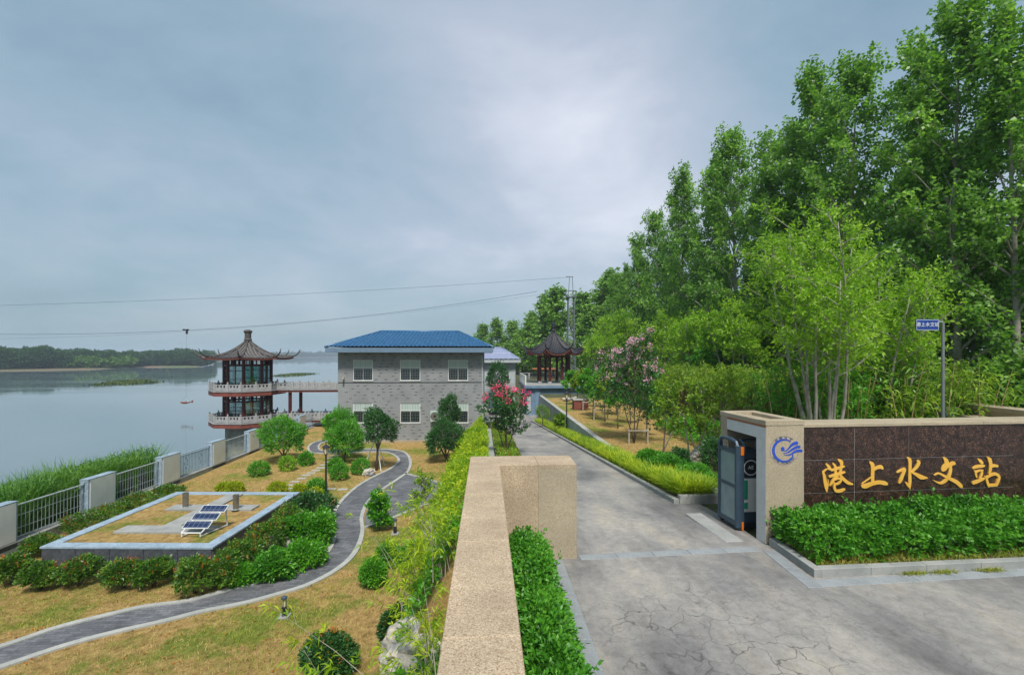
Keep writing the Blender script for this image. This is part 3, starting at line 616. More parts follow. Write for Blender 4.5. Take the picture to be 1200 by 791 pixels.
# plane tools: photo pixel on the plane v = v0 of the gate frame
def UVp(px, py, v0):
    r = px-CX; d = Vector((FPX*SA+r*CA, FPX*CA-r*SA, HY-py)); c = Vector((0,0,CZ)); q = P0+Vv*v0
    t = (q-c).dot(Vv)/d.dot(Vv); p = c+d*t-P0; return (p.dot(U), p.z)
def stroke(mb, pts, v0, th, conv):
    """one brush stroke: a ribbon of varying width with depth; pts = (x, y, width) in the survey crop"""
    P = [(Vector(conv(x, y)), w_) for x, y, w_ in pts]; k = (Vector(conv(pts[0][0]+10, pts[0][1]))-P[0][0]).length/10
    C = []
    Q = [P[0]]+P+[P[-1]]
    for i in range(1, len(Q)-2):
        for j in range(4):
            s = j/4; a, b, c, d = [q[0] for q in Q[i-1:i+3]]
            C.append((.5*((2*b)+(c-a)*s+(2*a-5*b+4*c-d)*s*s+(-a+3*b-3*c+d)*s**3), Q[i][1]+(Q[i+1][1]-Q[i][1])*s))
    C.append(P[-1]); Lf = []; Rt = []
    for i, (p, w_) in enumerate(C):
        d = (C[min(i+1,len(C)-1)][0]-C[max(i-1,0)][0]).normalized(); n = Vector((-d.y, d.x))*w_*k*.5; Lf.append(p+n); Rt.append(p-n)
    d0 = (C[1][0]-C[0][0]).normalized()*C[0][1]*k*.3; d1 = (C[-1][0]-C[-2][0]).normalized()*C[-1][1]*k*.3
    poly = [C[0][0]-d0]+Lf+[C[-1][0]+d1]+Rt[::-1]; n = len(poly); m = len(Lf)
    v = [(p.x, v0-th, p.y) for p in poly]+[(p.x, v0, p.y) for p in poly]
    f = [(0, 1, n-1), (m, m+1, m+2)]+[(i+1, i+2, n-2-i, n-1-i) for i in range(m-1)]
    f += [(i, (i+1) % n, n+(i+1) % n, n+i) for i in range(n)]
    mb.add(v, f)
V0 = .15
sw = uv('sign_wall', 'dark brown polished granite sign wall carrying five golden characters', 'sign wall')
MB().box(.745,5.15,V0+.008,V0+.55,0,2.03).build('wall_core', MT['grout'], sw)
us = [.748]+[UVp(x, 560, V0)[0] for x in (1001.5, 1065.3, 1129, 1188)]
zs = [2.035, UVp(1001, 536.5, V0)[1], UVp(1001, 578, V0)[1], .12]
zs[1] = 1.43; zs[2] = .83
for i in range(4):
    for j in range(3): MB().box(us[i]+.005, us[i+1]-.005, V0, V0+.03, zs[j+1]+.005, zs[j]-.005).build('granite_tile', MT['dgranite'], sw)
MB().box(us[4]+.002,12,V0+.06,V0+.5,0,2.0).build('wall_core', MT['grout'], sw)
for i in range(5):
    for a, b in ((2.0,1.70),(1.70,.9),(.9,.12)): MB().box(us[4]+.008+i*1.2, us[4]+1.2+i*1.2, V0+.03, V0+.059, b+.006, a-.003).build('granite_tile', MT['dgranite'], sw)
for i in range(9):
    a = .745+i*1.25; MB().cbox(a, a+1.245, V0-.015, V0+.57, 2.035, 2.09, .006).build('coping_stone', MT['granite2'], sw)
SA_ = 8.79; SB_ = 8.0
ca = lambda x, y: UVp(940+x/SA_, 520+y/SA_, V0); cb = lambda x, y: UVp(1050+x/SB_, 520+y/SB_, V0)
chars = [('gang', ca, [[(243,205,16),(268,232,28),(286,262,26)],[(286,262,14),(250,258,10),(208,292,20)],[(210,290,20),(222,330,30),(232,390,36),(240,440,32),(247,494,6)],[(246,490,12),(258,430,14),(262,365,5)],
   [(312,200,16),(335,232,26),(338,280,26),(335,330,22)],[(368,162,20),(396,185,36),(398,225,26),(388,270,26),(380,325,22)],[(293,272,16),(345,255,24),(400,238,22),(430,228,12)],[(272,335,20),(330,318,26),(390,300,26),(434,288,14)],
   [(362,318,24),(330,345,26),(300,395,24),(276,428,10)],[(378,312,20),(420,362,30),(465,398,32),(512,412,16)],[(322,368,14),(370,352,20),(392,366,22),(372,400,18),(340,415,14)],[(328,400,20),(322,440,24),(338,478,28),(385,482,28),(430,462,16)]]),
 ('shang', ca, [[(695,188,22),(718,212,40),(722,260,36),(720,330,34),(722,402,32)],[(722,272,22),(762,245,28),(806,236,38),(826,258,14)],[(612,430,34),(650,432,44),(715,408,36),(785,394,36),(840,402,40),(872,412,20)],[(609,410,6),(655,378,9),(706,342,9)]]),
 ('shui', cb, [[(98,124,6),(122,146,32),(126,200,28),(124,280,28),(125,350,30),(126,426,5)],[(84,356,8),(104,380,24),(122,405,16)],[(2,266,10),(42,246,22),(78,234,28)],[(78,240,24),(58,285,28),(38,335,32),(22,364,18)],[(196,156,20),(206,176,32),(182,222,24),(136,266,14)],[(134,262,10),(180,282,28),(230,310,40),(286,316,8)]]),
 ('wen', cb, [[(436,124,8),(462,152,36),(470,190,48),(446,226,52),(428,246,30)],[(462,222,20),(500,198,28),(532,180,34),(546,190,16)],[(504,196,20),(504,245,30),(490,298,30),(455,345,26),(410,366,20),(348,342,6)],[(354,292,8),(392,274,16),(440,296,20),(500,325,28),(560,356,34),(598,390,34),(612,406,14)]]),
 ('zhan', cb, [[(763,140,10),(786,160,28),(806,182,20)],[(714,228,14),(750,212,26),(800,206,26),(824,204,14)],[(736,250,16),(742,280,20),(750,312,14)],[(800,248,14),(796,282,22),(778,325,16)],[(712,366,24),(750,352,28),(800,332,22),(826,318,8)],[(736,268,12),(770,250,16),(808,246,12)],
   [(848,124,10),(868,146,34),(878,190,30),(874,240,26),(866,280,20)],[(876,216,16),(910,202,24),(944,206,20)],[(830,302,14),(842,340,22),(852,372,24),(862,400,16)],[(840,318,14),(880,290,22),(925,280,26),(956,308,22),(944,350,26),(932,384,18)],[(858,388,20),(900,384,24),(938,382,20)]])]
for nm, cv, ss in chars:
    mb = MB()
    for i, s_ in enumerate(ss): stroke(mb, s_, V0+.002, .016+.0012*i, cv)
    mb.build('gold_character', MT['gold'], sw)
# emblem on the pillar face
em = MB(); ce = lambda x, y: UVp(895+x/15.82, 500+y/15.82, 0.0); c0 = Vector(ce(378,440)); k = (Vector(ce(478,440))-c0).length/100
def ringp(r, a): return (378+r*math.cos(R(a)), 440-r*math.sin(R(a)))
stroke(em, [ringp(185,53)+(14,)]+[ringp(200-.0*a, a)+(16+34*math.sin(R(min(max((a-60)/1.35,0),180)))**1,) for a in range(65,300,12)]+[ringp(200,302)+(34,), ringp(195,320)+(26,), ringp(178,335)+(16,)], 0, .004, ce)
stroke(em, [(350,410,1),(350,410,1)], 0, .003, ce)
n = 20; em.add([(c[0], -.0045, c[1]) for c in [ce(350+34*math.cos(6.283*i/n), 412+42*math.sin(6.283*i/n)) for i in range(n)]], [tuple(range(n-1,-1,-1))])
stroke(em, [(370,445,8),(410,442,14),(460,400,26),(520,335,44),(575,305,58),(622,300,58)], 0, .0052, ce)
stroke(em, [(358,482,4),(410,485,12),(470,458,26),(540,410,38),(600,378,44),(668,368,44)], 0, .0058, ce)
stroke(em, [(372,515,4),(430,522,12),(500,508,26),(560,470,36),(620,445,46),(705,442,48)], 0, .0064, ce)
em.build('emblem', MT['blue'], gp)
rg = MB(); Q = [ce(*ringp(262 if i % 1 == 0 else 0, 360*i/64)) for i in range(65)]; q2 = [ce(*ringp(266, 360*i/64)) for i in range(65)]
for i in range(64):
    if 4 < i < 9 or i > 61 or i < 2: continue
    rg.add([(Q[i][0],-.003,Q[i][1]),(Q[i+1][0],-.003,Q[i+1][1]),(q2[i+1][0],-.003,q2[i+1][1]),(q2[i][0],-.003,q2[i][1])], [(0,3,2,1)])
rg.build('emblem_ring', MT['inkblue'], gp)
def textmesh(txt, size, mat, depth=.002, align='CENTER'):
    c = bpy.data.curves.new('lettering', 'FONT'); c.body = txt; c.size = size; c.extrude = depth; c.align_x = align; c.align_y = 'CENTER'; c.resolution_u = 2
    o = bpy.data.objects.new('lettering', c); COL.objects.link(o); bpy.context.view_layer.update()
    m = bpy.data.meshes.new_from_object(o.evaluated_get(bpy.context.evaluated_depsgraph_get())); bpy.data.objects.remove(o); bpy.data.curves.remove(c); m.materials.clear(); m.materials.append(mat); return m
kk = 1/15.82*8.6/567
for txt, a0, a1, sz, flip in (('中国水文', 128, 60, .062, 1), ('CHINA HYDROLOGY', 212, 322, .052, -1)):
    for i, ch in enumerate(txt):
        if ch == ' ': continue
        a = a0+(a1-a0)*i/(len(txt)-1); p = ce(*ringp(232, a)); o = link('emblem_letter', textmesh(ch, sz, MT['inkblue'], .001), gp); o.location = (p[0], -.004, p[1])
        o.rotation_mode = 'XYZ'; rot = R(a-90) if flip > 0 else R(a+90); o.matrix_local = Matrix.Translation(o.location) @ Matrix.Rotation(R(90), 4, 'X') @ Matrix.Rotation(rot, 4, 'Z')
# sliding gate head
sg = uv('sliding_gate', 'dark blue grey sliding gate head with frosted panels parked in the hollow pillar', 'gate')
m = MB()
for v in (.66, 1.27): m.cbox(-.16,-.08,v,v+.06,.06,1.62,.008)
m.box(-.158,-.082,.72,1.27,1.45,1.52); m.box(-.158,-.082,.72,1.27,.08,.16); m.box(-.158,-.082,.72,1.27,.80,.85)
m.tube([(-.12,.69,1.6),(-.12,.73,1.68),(-.12,.86,1.71),(-.12,1.13,1.71),(-.12,1.26,1.68),(-.12,1.30,1.6)], .035, 6)
m.build('end_frame', MT['dgrey'], sg)
MB().box(-.135,-.105,.722,1.268,.852,1.448).build('frosted_panel', MT['wallpale'] if False else mk('frosted_panel', (.22,.30,.30), (.17,.24,.25), 3, .25, bstr=0), sg)
MB().box(-.135,-.105,.722,1.268,.162,.798).build('frosted_panel', bpy.data.materials['frosted_panel'], sg)
MB().cbox(-.078,.0,.665,.80,.05,1.60,.01).build('post', MT['dgrey'], sg)
MB().cbox(.002,.42,.72,1.2,.14,1.50,.02).build('motor_housing', MT['dgrey'], sg)
m = MB().tube([(.03,.70,1.5),(.03,.72,1.66),(.03,.85,1.70),(.40,.85,1.70),(.40,.72,1.66),(.40,.70,1.5)], .03, 6); m.build('hoop', MT['dgrey'], sg)
MB().box(-.07,-.01,.650,.664,1.44,1.60).build('reflector', MT['orange'], sg)
MB().box(-.055,-.02,.650,.664,.02,.17).build('reflector', MT['orange'], sg)
m = MB().box(.01,.4,.705,.7195,1.02,1.36); m.build('badge_panel', MT['black'], sg)
m = MB(); n = 24
for r0, r1 in ((.13,.15),(.0,.0)):
    if r1: m.add([(.16+r*math.cos(6.283*i/n),.702,1.19+r*math.sin(6.283*i/n)) for r in (r0, r1) for i in range(n)], [(i,(i+1)%n,n+(i+1)%n,n+i) for i in range(n)])
m.build('badge_ring', MT['white'], sg); o = link('badge_lettering', textmesh('AE', .10, MT['white']), sg); o.matrix_local = Matrix.Translation((.16,.702,1.19)) @ Matrix.Rotation(R(90),4,'X')
MB().box(.01,.36,.712,.7195,.34,.98).build('notice_panel', MT['white'], sg)
MB().box(.02,.10,.706,.7115,.58,.95).build('green_print', MT['green'], sg); MB().box(.02,.10,.706,.7115,.40,.52).build('green_print', MT['green'], sg)
wh = MB().tube([(-.12,0,.045),(-.06,0,.045)], .045, 10).mesh('wheel', MT['black'])
for v in (.70,1.28): o = link('wheel', wh, sg); o.location = (0,v,0)
for v in (.75,1.15): o = link('wheel', wh, sg); o.location = (.35,v,0)
MB().box(-.02,.42,.70,1.22,.05,.139).build('bogie', MT['black'], sg)
# far gate wall at the right edge, round sign, street sign
fw = thing('far_gate_wall', 'low beige wall with a flat cap behind the right end of the dark sign wall', 'wall', (14.1,12.0,0), R(-3))
MB().box(0,.45,-4,1.6,0,1.78).build('wall_core', MT['granite2'], fw)
for i in range(4): MB().cbox(-.05,.55,-4+i*1.42,-4+(i+1)*1.42-.005,1.78,1.9,.008).build('coping_stone', MT['granite2'], fw)
MB().cbox(-.55,-.06,-4,1.2,1.50,1.62,.01).build('ledge', MT['granite2'], fw); MB().box(-.5,-.002,-4,1.15,0,1.498).build('lower_core', MT['wtile'], fw)
fp = thing('blue_grey_pier', 'short blue grey stone pier at the end of the far beige wall', 'pier', (13.35,13.45,0)); MB().cbox(0,.42,0,.3,0,1.78,.01).build('block', MT['bluestone'], fp); MB().cbox(-.02,.44,-.02,.32,1.78,1.82).build('cap', MT['bluestone'], fp)
X, Y = W(1156,470,17)[0:2]; rs = thing('speed_limit_sign', 'round white road sign with a red rim just above the far beige wall', 'road sign', (X,17,-.6))
z0 = 3.35+(HY-475.5)*17.6/FPX+.6
m = MB(); n = 28; m.tube([(0,0,z0),(0,-.015,z0)], .245, n); m.build('disc', MT['white'], rs)
m = MB(); m.add([(r*math.cos(6.283*i/n),-.017,z0+r*math.sin(6.283*i/n)) for r in (.19,.245) for i in range(n)], [(i,(i+1)%n,n+(i+1)%n,n+i) for i in range(n)]); m.build('red_rim', MT['signred'], rs)
MB().tube([(0,.03,0),(0,.03,z0+.2)], .03, 8).build('pole', MT['steel'], rs)
p = W(1105,430,11.4); ss_ = thing('street_sign', 'grey pole carrying a small blue name plate with white characters in the leaves', 'street sign', (p.x,11.4,-.02))
dS = 11.4*CA+p.x*SA; zt = CZ+(416-378)*dS/FPX+.02; MB().tube([(0,0,0),(0,0,zt)], .036, 10).build('pole', MT['galv'], ss_)
zc_ = 3.35+(416-381)*dS/FPX+.02; MB().tube([(0,0,zc_+.08),(-.75,-.02,zc_+.09)], .014, 6).build('arm', MT['steel'], ss_)
pl = MB().cbox(-.76,-.17,-.07,-.05,zc_-.135,zc_+.135,.004).build('name_plate', MT['signblue'], ss_)
m = MB()
for a in ((-.75,-.18,zc_+.117,zc_+.125),(-.75,-.18,zc_-.125,zc_-.117),(-.75,-.742,zc_-.117,zc_+.117),(-.188,-.18,zc_-.117,zc_+.117)): m.box(a[0],a[1],-.073,-.071,a[2],a[3])
m.build('plate_border', MT['white'], pl)
o = link('plate_lettering', textmesh('港上水文站', .118, MT['white']), pl); o.matrix_local = Matrix.Translation((-.465,-.074,zc_)) @ Matrix.Rotation(R(90),4,'X')
# ------------------------------------------------------------------ main house
def wall_open(mb, x0, x1, z0, z1, y, ops, dep):
    xs = sorted({x0, x1}|{v for o in ops for v in o[:2]}); zs_ = sorted({z0, z1}|{v for o in ops for v in o[2:]})
    for i in range(len(xs)-1):
        for j in range(len(zs_)-1):
            cx, cz = (xs[i]+xs[i+1])/2, (zs_[j]+zs_[j+1])/2
            if any(o[0] < cx < o[1] and o[2] < cz < o[3] for o in ops): continue
            mb.add([(xs[i],y,zs_[j]),(xs[i+1],y,zs_[j]),(xs[i+1],y,zs_[j+1]),(xs[i],y,zs_[j+1])], [(0,1,2,3)])
    for a, b, c, d in ops:
        mb.add([(a,y,c),(b,y,c),(b,y,d),(a,y,d),(a,y+dep,c),(b,y+dep,c),(b,y+dep,d),(a,y+dep,d)], [(0,4,5,1),(1,5,6,2),(2,6,7,3),(3,7,4,0)])
HYF = 36.4; hx0 = W(396,450,HYF).x; hx1 = W(567,450,HYF).x; HD = 9.6
ez = W(480,413,HYF-.9).z
hs = thing('house', 'two storey grey brick house with a blue glazed hip roof', 'house', (0,0,0))
def wrect(a, b, c, d): A = W(a, c, HYF); B = W(b, d, HYF); return (A.x, B.x, B.z, A.z)
wins = [wrect(413.8,437,422,446), wrect(468.8,492.5,422,446), wrect(525,548.5,422,446), wrect(413.5,437,472.3,495.5), wrect(469,492.5,472.3,495.5), wrect(525,548.8,472.3,495.5)]
zt_, zb_ = wins[1][3], wins[1][2]
m = MB(); wall_open(m, hx0, hx1, -3.2, ez, HYF, wins, .14)
m.add([(hx0,HYF,-3.2),(hx0,HYF+HD,-3.2),(hx0,HYF+HD,ez),(hx0,HYF,ez),(hx1,HYF,-3.2),(hx1,HYF+HD,-3.2),(hx1,HYF+HD,ez),(hx1,HYF,ez)], [(0,3,2,1),(4,5,6,7),(1,2,6,5)])
m.build('wall', MT['wallgrey'], hs)
m = MB(); r = np.random.default_rng(3)       # the darker bricks standing slightly proud
rows = np.arange(-2.95, ez-.1, .235)
for zi, z in enumerate(rows):
    x_ = hx0+.3+(zi % 3)*.42+r.random()*.3
    while x_ < hx1-.3:
        if not any(o[0]-.15 < x_+.1 < o[1]+.05 and o[2]-.1 < z < o[3]+.1 for o in wins): m.box(x_, x_+.21, HYF-.006, HYF+.01, z, z+.045)
        x_ += r.uniform(.5, 1.15)
m.build('dark_brick', mk('dark_brick', (.075,.08,.085), rough=.9), hs, kind='stuff')
MB().box(hx0+.001, hx1-.001, HYF-.03, HYF-.001, W(480,448.3,HYF).z, W(480,447.8,HYF).z).build('cable', MT['black'], hs)
MB().box(hx0, hx1, HYF-.06, HYF-.002, -3.2, -2.98).build('plinth', MT['granite2'], hs)
MB().tube([(hx1-.12,HYF-.06,-3.1),(hx1-.12,HYF-.06,ez-.2)], .045, 8).build('downpipe', MT['wallpale'], hs)
def window(a, b, c, d, y, par, grille=True, cur=.42):
    f = MB(); t_ = .05
    for q in ((a,b,d-t_,d),(a,b,c,c+t_),(a,a+t_,c+t_,d-t_),(b-t_,b,c+t_,d-t_)): f.box(q[0],q[1],y+.03,y+.09,q[2],q[3])
    mx_ = (a+b)/2; zz = d-(d-c)*.36
    f.box(mx_-.02,mx_+.02,y+.035,y+.085,c+t_,d-t_); f.box(a+t_,mx_-.02,y+.035,y+.085,zz-.02,zz+.02); f.box(mx_+.02,b-t_,y+.035,y+.085,zz-.02,zz+.02)
    w_ = f.build('window', MT['white'], par)
    MB().box(a+t_,b-t_,y+.055,y+.06,c+t_,d-t_).build('pane', MT['glass'], w_)
    if cur: MB().box(a+t_+.01,b-t_-.01,y+.048,y+.054,d-(d-c)*cur,d-t_-.005).build('curtain', MT['curtain'], w_)
    if grille:
        gm = MB()
        for i in range(1,8): xx = a+(b-a)*i/8; gm.box(xx-.007,xx+.007,y+.012,y+.024,c+.03,d-.03)
        for i in range(1,5): z_ = c+(zz-c)*i/5; gm.box(a+.03,b-.03,y+.002,y+.012,z_-.007,z_+.007)
        gm.build('grille', MT['stainless'], w_)
    MB().box(a-.04,b+.04,y-.04,y-.001,c-.07,c-.002).build('sill', MT['edging'], w_)
for o_ in wins: window(*o_, HYF, hs)
def hip_roof(x0, x1, y0, y1, ze, zr_, rx0, rx1, matl, fascia, par, rib=.30, course=.42, fh=.3, tile=True):
    ym = (y0+y1)/2
    def slope(A, B, C, D):      # eave A->B, ridge D->C ; tiles ribbed across and stepped up the slope
        A, B, C, D = map(Vector, (A, B, C, D)); ex = (B-A).normalized(); L_ = (B-A).length; nrm = ex.cross(D-A).normalized(); nrm = nrm if nrm.z > 0 else -nrm
        up = nrm.cross(ex).normalized(); up = up if up.z > 0 else -up; h = (D-A).dot(up); a0 = (D-A).dot(ex); a1 = (C-A).dot(ex)
        nc = max(2, int(L_/(rib/4))); nr_ = max(2, int(h/course)); v = []; f = []
        rows_ = []
        for j in range(nr_):
            rows_ += [(j/nr_, .075), ((j+.97)/nr_, .008)]
        for s_, off in rows_:
            lo, hi = a0*s_, L_+(a1-L_)*s_
            for i in range(nc+1):
                xx = L_*i/nc; hgt = off+.07*abs(math.sin(math.pi*xx/rib))**.7; xx = min(max(xx, lo), hi); v.append(tuple(A+ex*xx+up*(h*s_)+nrm*hgt))
        for j in range(len(rows_)-1):
            for i in range(nc): q = j*(nc+1)+i; f.append((q, q+1, q+nc+2, q+nc+1))
        m = MB(); m.add(v, f); m.build('roof_tiles', matl, par, kind='stuff')
    slope((x0,y0,ze),(x1,y0,ze),(rx1,ym,zr_),(rx0,ym,zr_)); slope((x1,y1,ze),(x0,y1,ze),(rx0,ym,zr_),(rx1,ym,zr_))
    slope((x0,y1,ze),(x0,y0,ze),(rx0,ym,zr_),(rx0,ym+.001,zr_)); slope((x1,y0,ze),(x1,y1,ze),(rx1,ym,zr_),(rx1,ym-.001,zr_))
    rd = MB().tube([(rx0,ym,zr_+.06),(rx1,ym,zr_+.06)], .1, 8)
    for X_, Y_, RX in ((x0,y0,rx0),(x1,y0,rx1),(x0,y1,rx0),(x1,y1,rx1)): rd.tube([(X_,Y_,ze+.05),(RX,ym,zr_+.06)], .09, 8)
    rd.build('ridge_tiles', matl, par, True)
    f = MB(); f.box(x0,x1,y0,y1,ze-fh,ze-.002); f.build('fascia', fascia, par)
ed = [W(381,410,HYF-.9).x, W(578,410,HYF-.9).x]; rz_ = W(480,388,HYF+HD/2).z-.1; rx = [W(446,388,HYF+HD/2).x, W(538,388,HYF+HD/2).x]
zee = W(480,407.5,HYF-.9).z
hip_roof(ed[0], ed[1], HYF-.9, HYF+HD+.9, zee, rz_, rx[0], rx[1], MT['roofblue'], MT['fasciablue'], hs, fh=zee-ez)
# air conditioner and camera on the wall
A = W(505,481,HYF); B = W(517,493,HYF); ac = thing('air_conditioner', 'white outdoor air conditioner box on the lower wall of the grey house', 'air conditioner', (A.x,HYF,B.z))
w_, h_ = (B.x-A.x), A.z-B.z; MB().cbox(0,w_,-.35,-.05,0,h_,.01).build('case', MT['curtain'], ac)
m = MB(); n = 20; m.tube([(w_*.42,-.352,h_*.5),(w_*.42,-.37,h_*.5)], h_*.4, n); m.build('fan_grille', MT['stainless'], ac); m = MB().tube([(w_*.42,-.372,h_*.5),(w_*.42,-.378,h_*.5)], h_*.12, 12); m.build('fan_hub', MT['black'], ac)
MB().box(.05,.1,-.36,-.001,-.05,-.001).build('bracket', MT['steel'], ac); MB().box(w_-.1,w_-.05,-.36,-.001,-.05,-.001).build('bracket', MT['steel'], ac)
A = W(403,443.5,HYF); sc_ = thing('security_camera', 'small cream security camera on the left end of the house wall', 'camera', (A.x,HYF,A.z)); MB().box(-.05,.05,-.12,-.001,-.05,.12).build('mount', MT['granite2'], sc_); MB().tube([(0,-.1,.0),(.0,-.36,-.05)], .07, 8).build('camera_body', MT['edging'], sc_)
# second house behind
h2 = thing('rear_house', 'pale house with a faded lavender hip roof behind the grey brick house', 'house')
Y2 = 60; a = W(552,450,Y2).x; b = W(604,450,Y2).x; e2 = W(590,425,Y2-.7).z
wn = [(W(586,452,Y2).x, W(592,452,Y2).x, W(0,482,Y2).z, W(0,465,Y2).z), (W(590,437,Y2).x, W(597,437,Y2).x, W(0,446,Y2).z, W(0,435,Y2).z)]
wn = [(w0[0], w0[1], 3.35-(482-416)*Y2/567, 3.35-(470-416)*Y2/567) if i == 0 else (w0[0], w0[1], 3.35-(447-416)*Y2/567, 3.35-(436-416)*Y2/567) for i, w0 in enumerate(wn)]
m = MB(); wall_open(m, a, b, -3.2, e2, Y2, wn, .12); m.add([(a,Y2,-3.2),(a,Y2+9,-3.2),(a,Y2+9,e2),(a,Y2,e2),(b,Y2,-3.2),(b,Y2+9,-3.2),(b,Y2+9,e2),(b,Y2,e2)], [(0,3,2,1),(4,5,6,7),(1,2,6,5)]); m.build('wall', MT['wallpale'], h2)
sid = MB().box(0,b-a,-.03,-.001,-.015,.015).mesh('siding_board', MT['edging'])
for i in range(26): o = link('siding_board', sid, h2) if i*.22-3.0 < e2 and not any(q[2]-.05 < i*.22-3.0 < q[3]+.05 for q in wn) else None; o and setattr(o, 'location', (a, Y2, i*.22-3.0))
for q in wn: window(*q, Y2, h2, grille=False)
hip_roof(a-.8, W(610,425,Y2-.7).x, Y2-.7, Y2+9.7, e2+.35, W(590,408,Y2+4.5).z, a+3, W(588,408,Y2+4.5).x, MT['rooflav'], MT['wallpale'], h2, rib=.6, course=3, fh=.35)
# parked car beside the house
cr_ = thing('parked_car', 'small dark blue car with red tail lights between the two houses', 'car', (1.1,54,-3.13), R(4))
m = MB(); pr = [(-2.1,.35),(-2.15,.75),(-1.9,.95),(-1.55,1.0),(-1.0,1.42),(.5,1.45),(1.2,.98),(2.0,.85),(2.15,.6),(2.1,.35)]
n = len(pr); v = [(x_*s_, y, z) for x_, s_, y, z in []]
for sx, ins in ((-.85,0),(.85,0)): m.v += [(sx*(1 if z < 1 else .82), y, z) for y, z in pr]
m.f += [tuple(range(n-1,-1,-1)), tuple(range(n, 2*n))]+[(i,(i+1)%n,n+(i+1)%n,n+i) for i in range(n)]; m.mi = [0]*len(m.f)
m.build('body', mk('car_paint', (.02,.05,.14), rough=.25, bstr=0), cr_)
MB().add([(-.66,-1.55,1.02),(.66,-1.55,1.02),(.60,-1.05,1.40),(-.60,-1.05,1.40)], [(0,1,2,3)]).build('rear_window', MT['glass'], cr_).location.y = -.02
wl = MB().tube([(-.1,0,0),(.1,0,0)], .32, 14).mesh('wheel', MT['black'])
for x_, y_ in ((-.8,-1.35),(.8,-1.35),(-.8,1.35),(.8,1.35)): o = link('wheel', wl, cr_); o.location = (x_, y_, .32)
for x_ in (-.8,.55): MB().box(x_,x_+.25,-2.17,-2.1,.68,.82).build('tail_light', MT['signred'], cr_)
# ------------------------------------------------------------------ pavilions
def pav_roof(par, cx, cy, Rr, n, ph, zap, zeave, upt, tile, trim, ridge, rib=.22, horn=.7, pw=1.75, hornup=.9):
    """concave octagonal tent roof with swept corners; ph = heading of first corner"""
    a = math.pi/n; apo = Rr*math.cos(a)
    def S(side, u, t):          # u in -1..1 along the eave, t 0 apex..1 eave
        mid = ph+(2*side+1)*a; ax = Vector((math.sin(mid), -math.cos(mid), 0)); tx = Vector((math.cos(mid), math.sin(mid), 0))
        r_ = apo*t*(1+.05*abs(u)**4*t); lat = u*math.tan(a)*apo*t*(1+.05*abs(u)**4*t)
        z = zeave+(zap-zeave)*(1-t)**pw+upt*abs(u)**2.6*t**3
        return Vector((cx, cy, 0))+ax*(r_)+tx*lat+Vector((0,0,z))
    nt_ = 12; nu = 14; m = MB()
    for s_ in range(n):
        v = [S(s_, -1+2*i/nu, .03+.97*j/nt_) for j in range(nt_+1) for i in range(nu+1)]
        m.add(v, [(j*(nu+1)+i, j*(nu+1)+i+1, (j+1)*(nu+1)+i+1, (j+1)*(nu+1)+i) for j in range(nt_) for i in range(nu)])
    m.build('roof', tile, par, True)
    m = MB()                      # cover tile ribs running down to the eave
    for s_ in range(n):
        half = math.tan(a)*apo; k = int(half/rib)
        for i in range(-k, k+1):
            lat = i*rib; t0 = max(abs(lat)/half, .08)+.02; pts = []
            if t0 > .96: continue
            for q in range(7):
                t_ = t0+(1.0-t0)*q/6; u_ = lat/(half*t_); p = S(s_, max(-1, min(1, u_)), t_); pts.append(p+Vector((0,0,.025)))
            m.tube(pts, rib*.24, 4)
    m.build('tile_ribs', MT['tile_rib'] if tile.name.startswith('old') else tile, par, kind='stuff')
    for s_ in range(n):
        pts = [S(s_, -1, .04+.96*j/10)+Vector((0,0,.07)) for j in range(11)]; d = (pts[-1]-pts[-3]).normalized(); d.z = 0; d.normalize()
        pts += [pts[-1]+d*horn*.35+Vector((0,0,hornup*.18)), pts[-1]+d*horn*.75+Vector((0,0,hornup*.5)), pts[-1]+d*horn+Vector((0,0,hornup))]
        MB().tube(pts, [.075]*11+[.07,.055,.03], 6).build('hip_ridge', ridge, par, True)
    m = MB()                       # eave board and soffit
    ring = [];
    for s_ in range(n):
        for i in range(nu): ring.append((S(s_, -1+2*i/nu, .985), S(s_, -1+2*i/nu, .62)))
    c = len(ring); v = []
    for o_, i_ in ring: v += [tuple(o_+Vector((0,0,-.02))), tuple(o_+Vector((0,0,-.16))), (i_.x, i_.y, zeave-.10)]
    f = []
    for i in range(c):
        j = (i+1) % c; f += [(3*i,3*j,3*j+1,3*i+1),(3*i+1,3*j+1,3*j+2,3*i+2)]
    m.add(v, f); m.build('eave_board', trim, par)
def corner(cx, cy, r_, n, ph, k): a = ph+2*math.pi*k/n; return Vector((cx+r_*math.sin(a), cy-r_*math.cos(a), 0))
def balustrade(par, a, b, z, n, mat, h=.95, slots=True, cap=True):
    a = Vector(a); b = Vector(b); a.z = b.z = z; d = b-a; L_ = d.length/n; ang = math.atan2(d.y, d.x)
    m = MB(); pw = .07; m.box(pw,L_-pw,-.035,.035,h*.80,h*.90); m.box(pw,L_-pw,-.04,.04,.04,h*.50)
    for q in (.08,.36,.64,.92): x_ = pw+(L_-2*pw)*q; m.box(x_-.07,x_+.07,-.03,.03,h*.50,h*.80)
    me = m.mesh('railing_panel', mat); po = MB(); po.box(-pw,pw,-pw,pw,0,h*1.0); po.lathe(0,0,[(.045,h),(.065,h+.05),(.05,h+.12),(.02,h+.16)],8); pm = po.mesh('railing_post', mat)
    for i in range(n):
        o = link('railing_panel', me, par); o.location = a+d*i/n; o.rotation_euler.z = ang
        o = link('railing_post', pm, par); o.location = a+d*i/n; o.rotation_euler.z = ang
    o = link('railing_post', pm, par); o.location = b; o.rotation_euler.z = ang
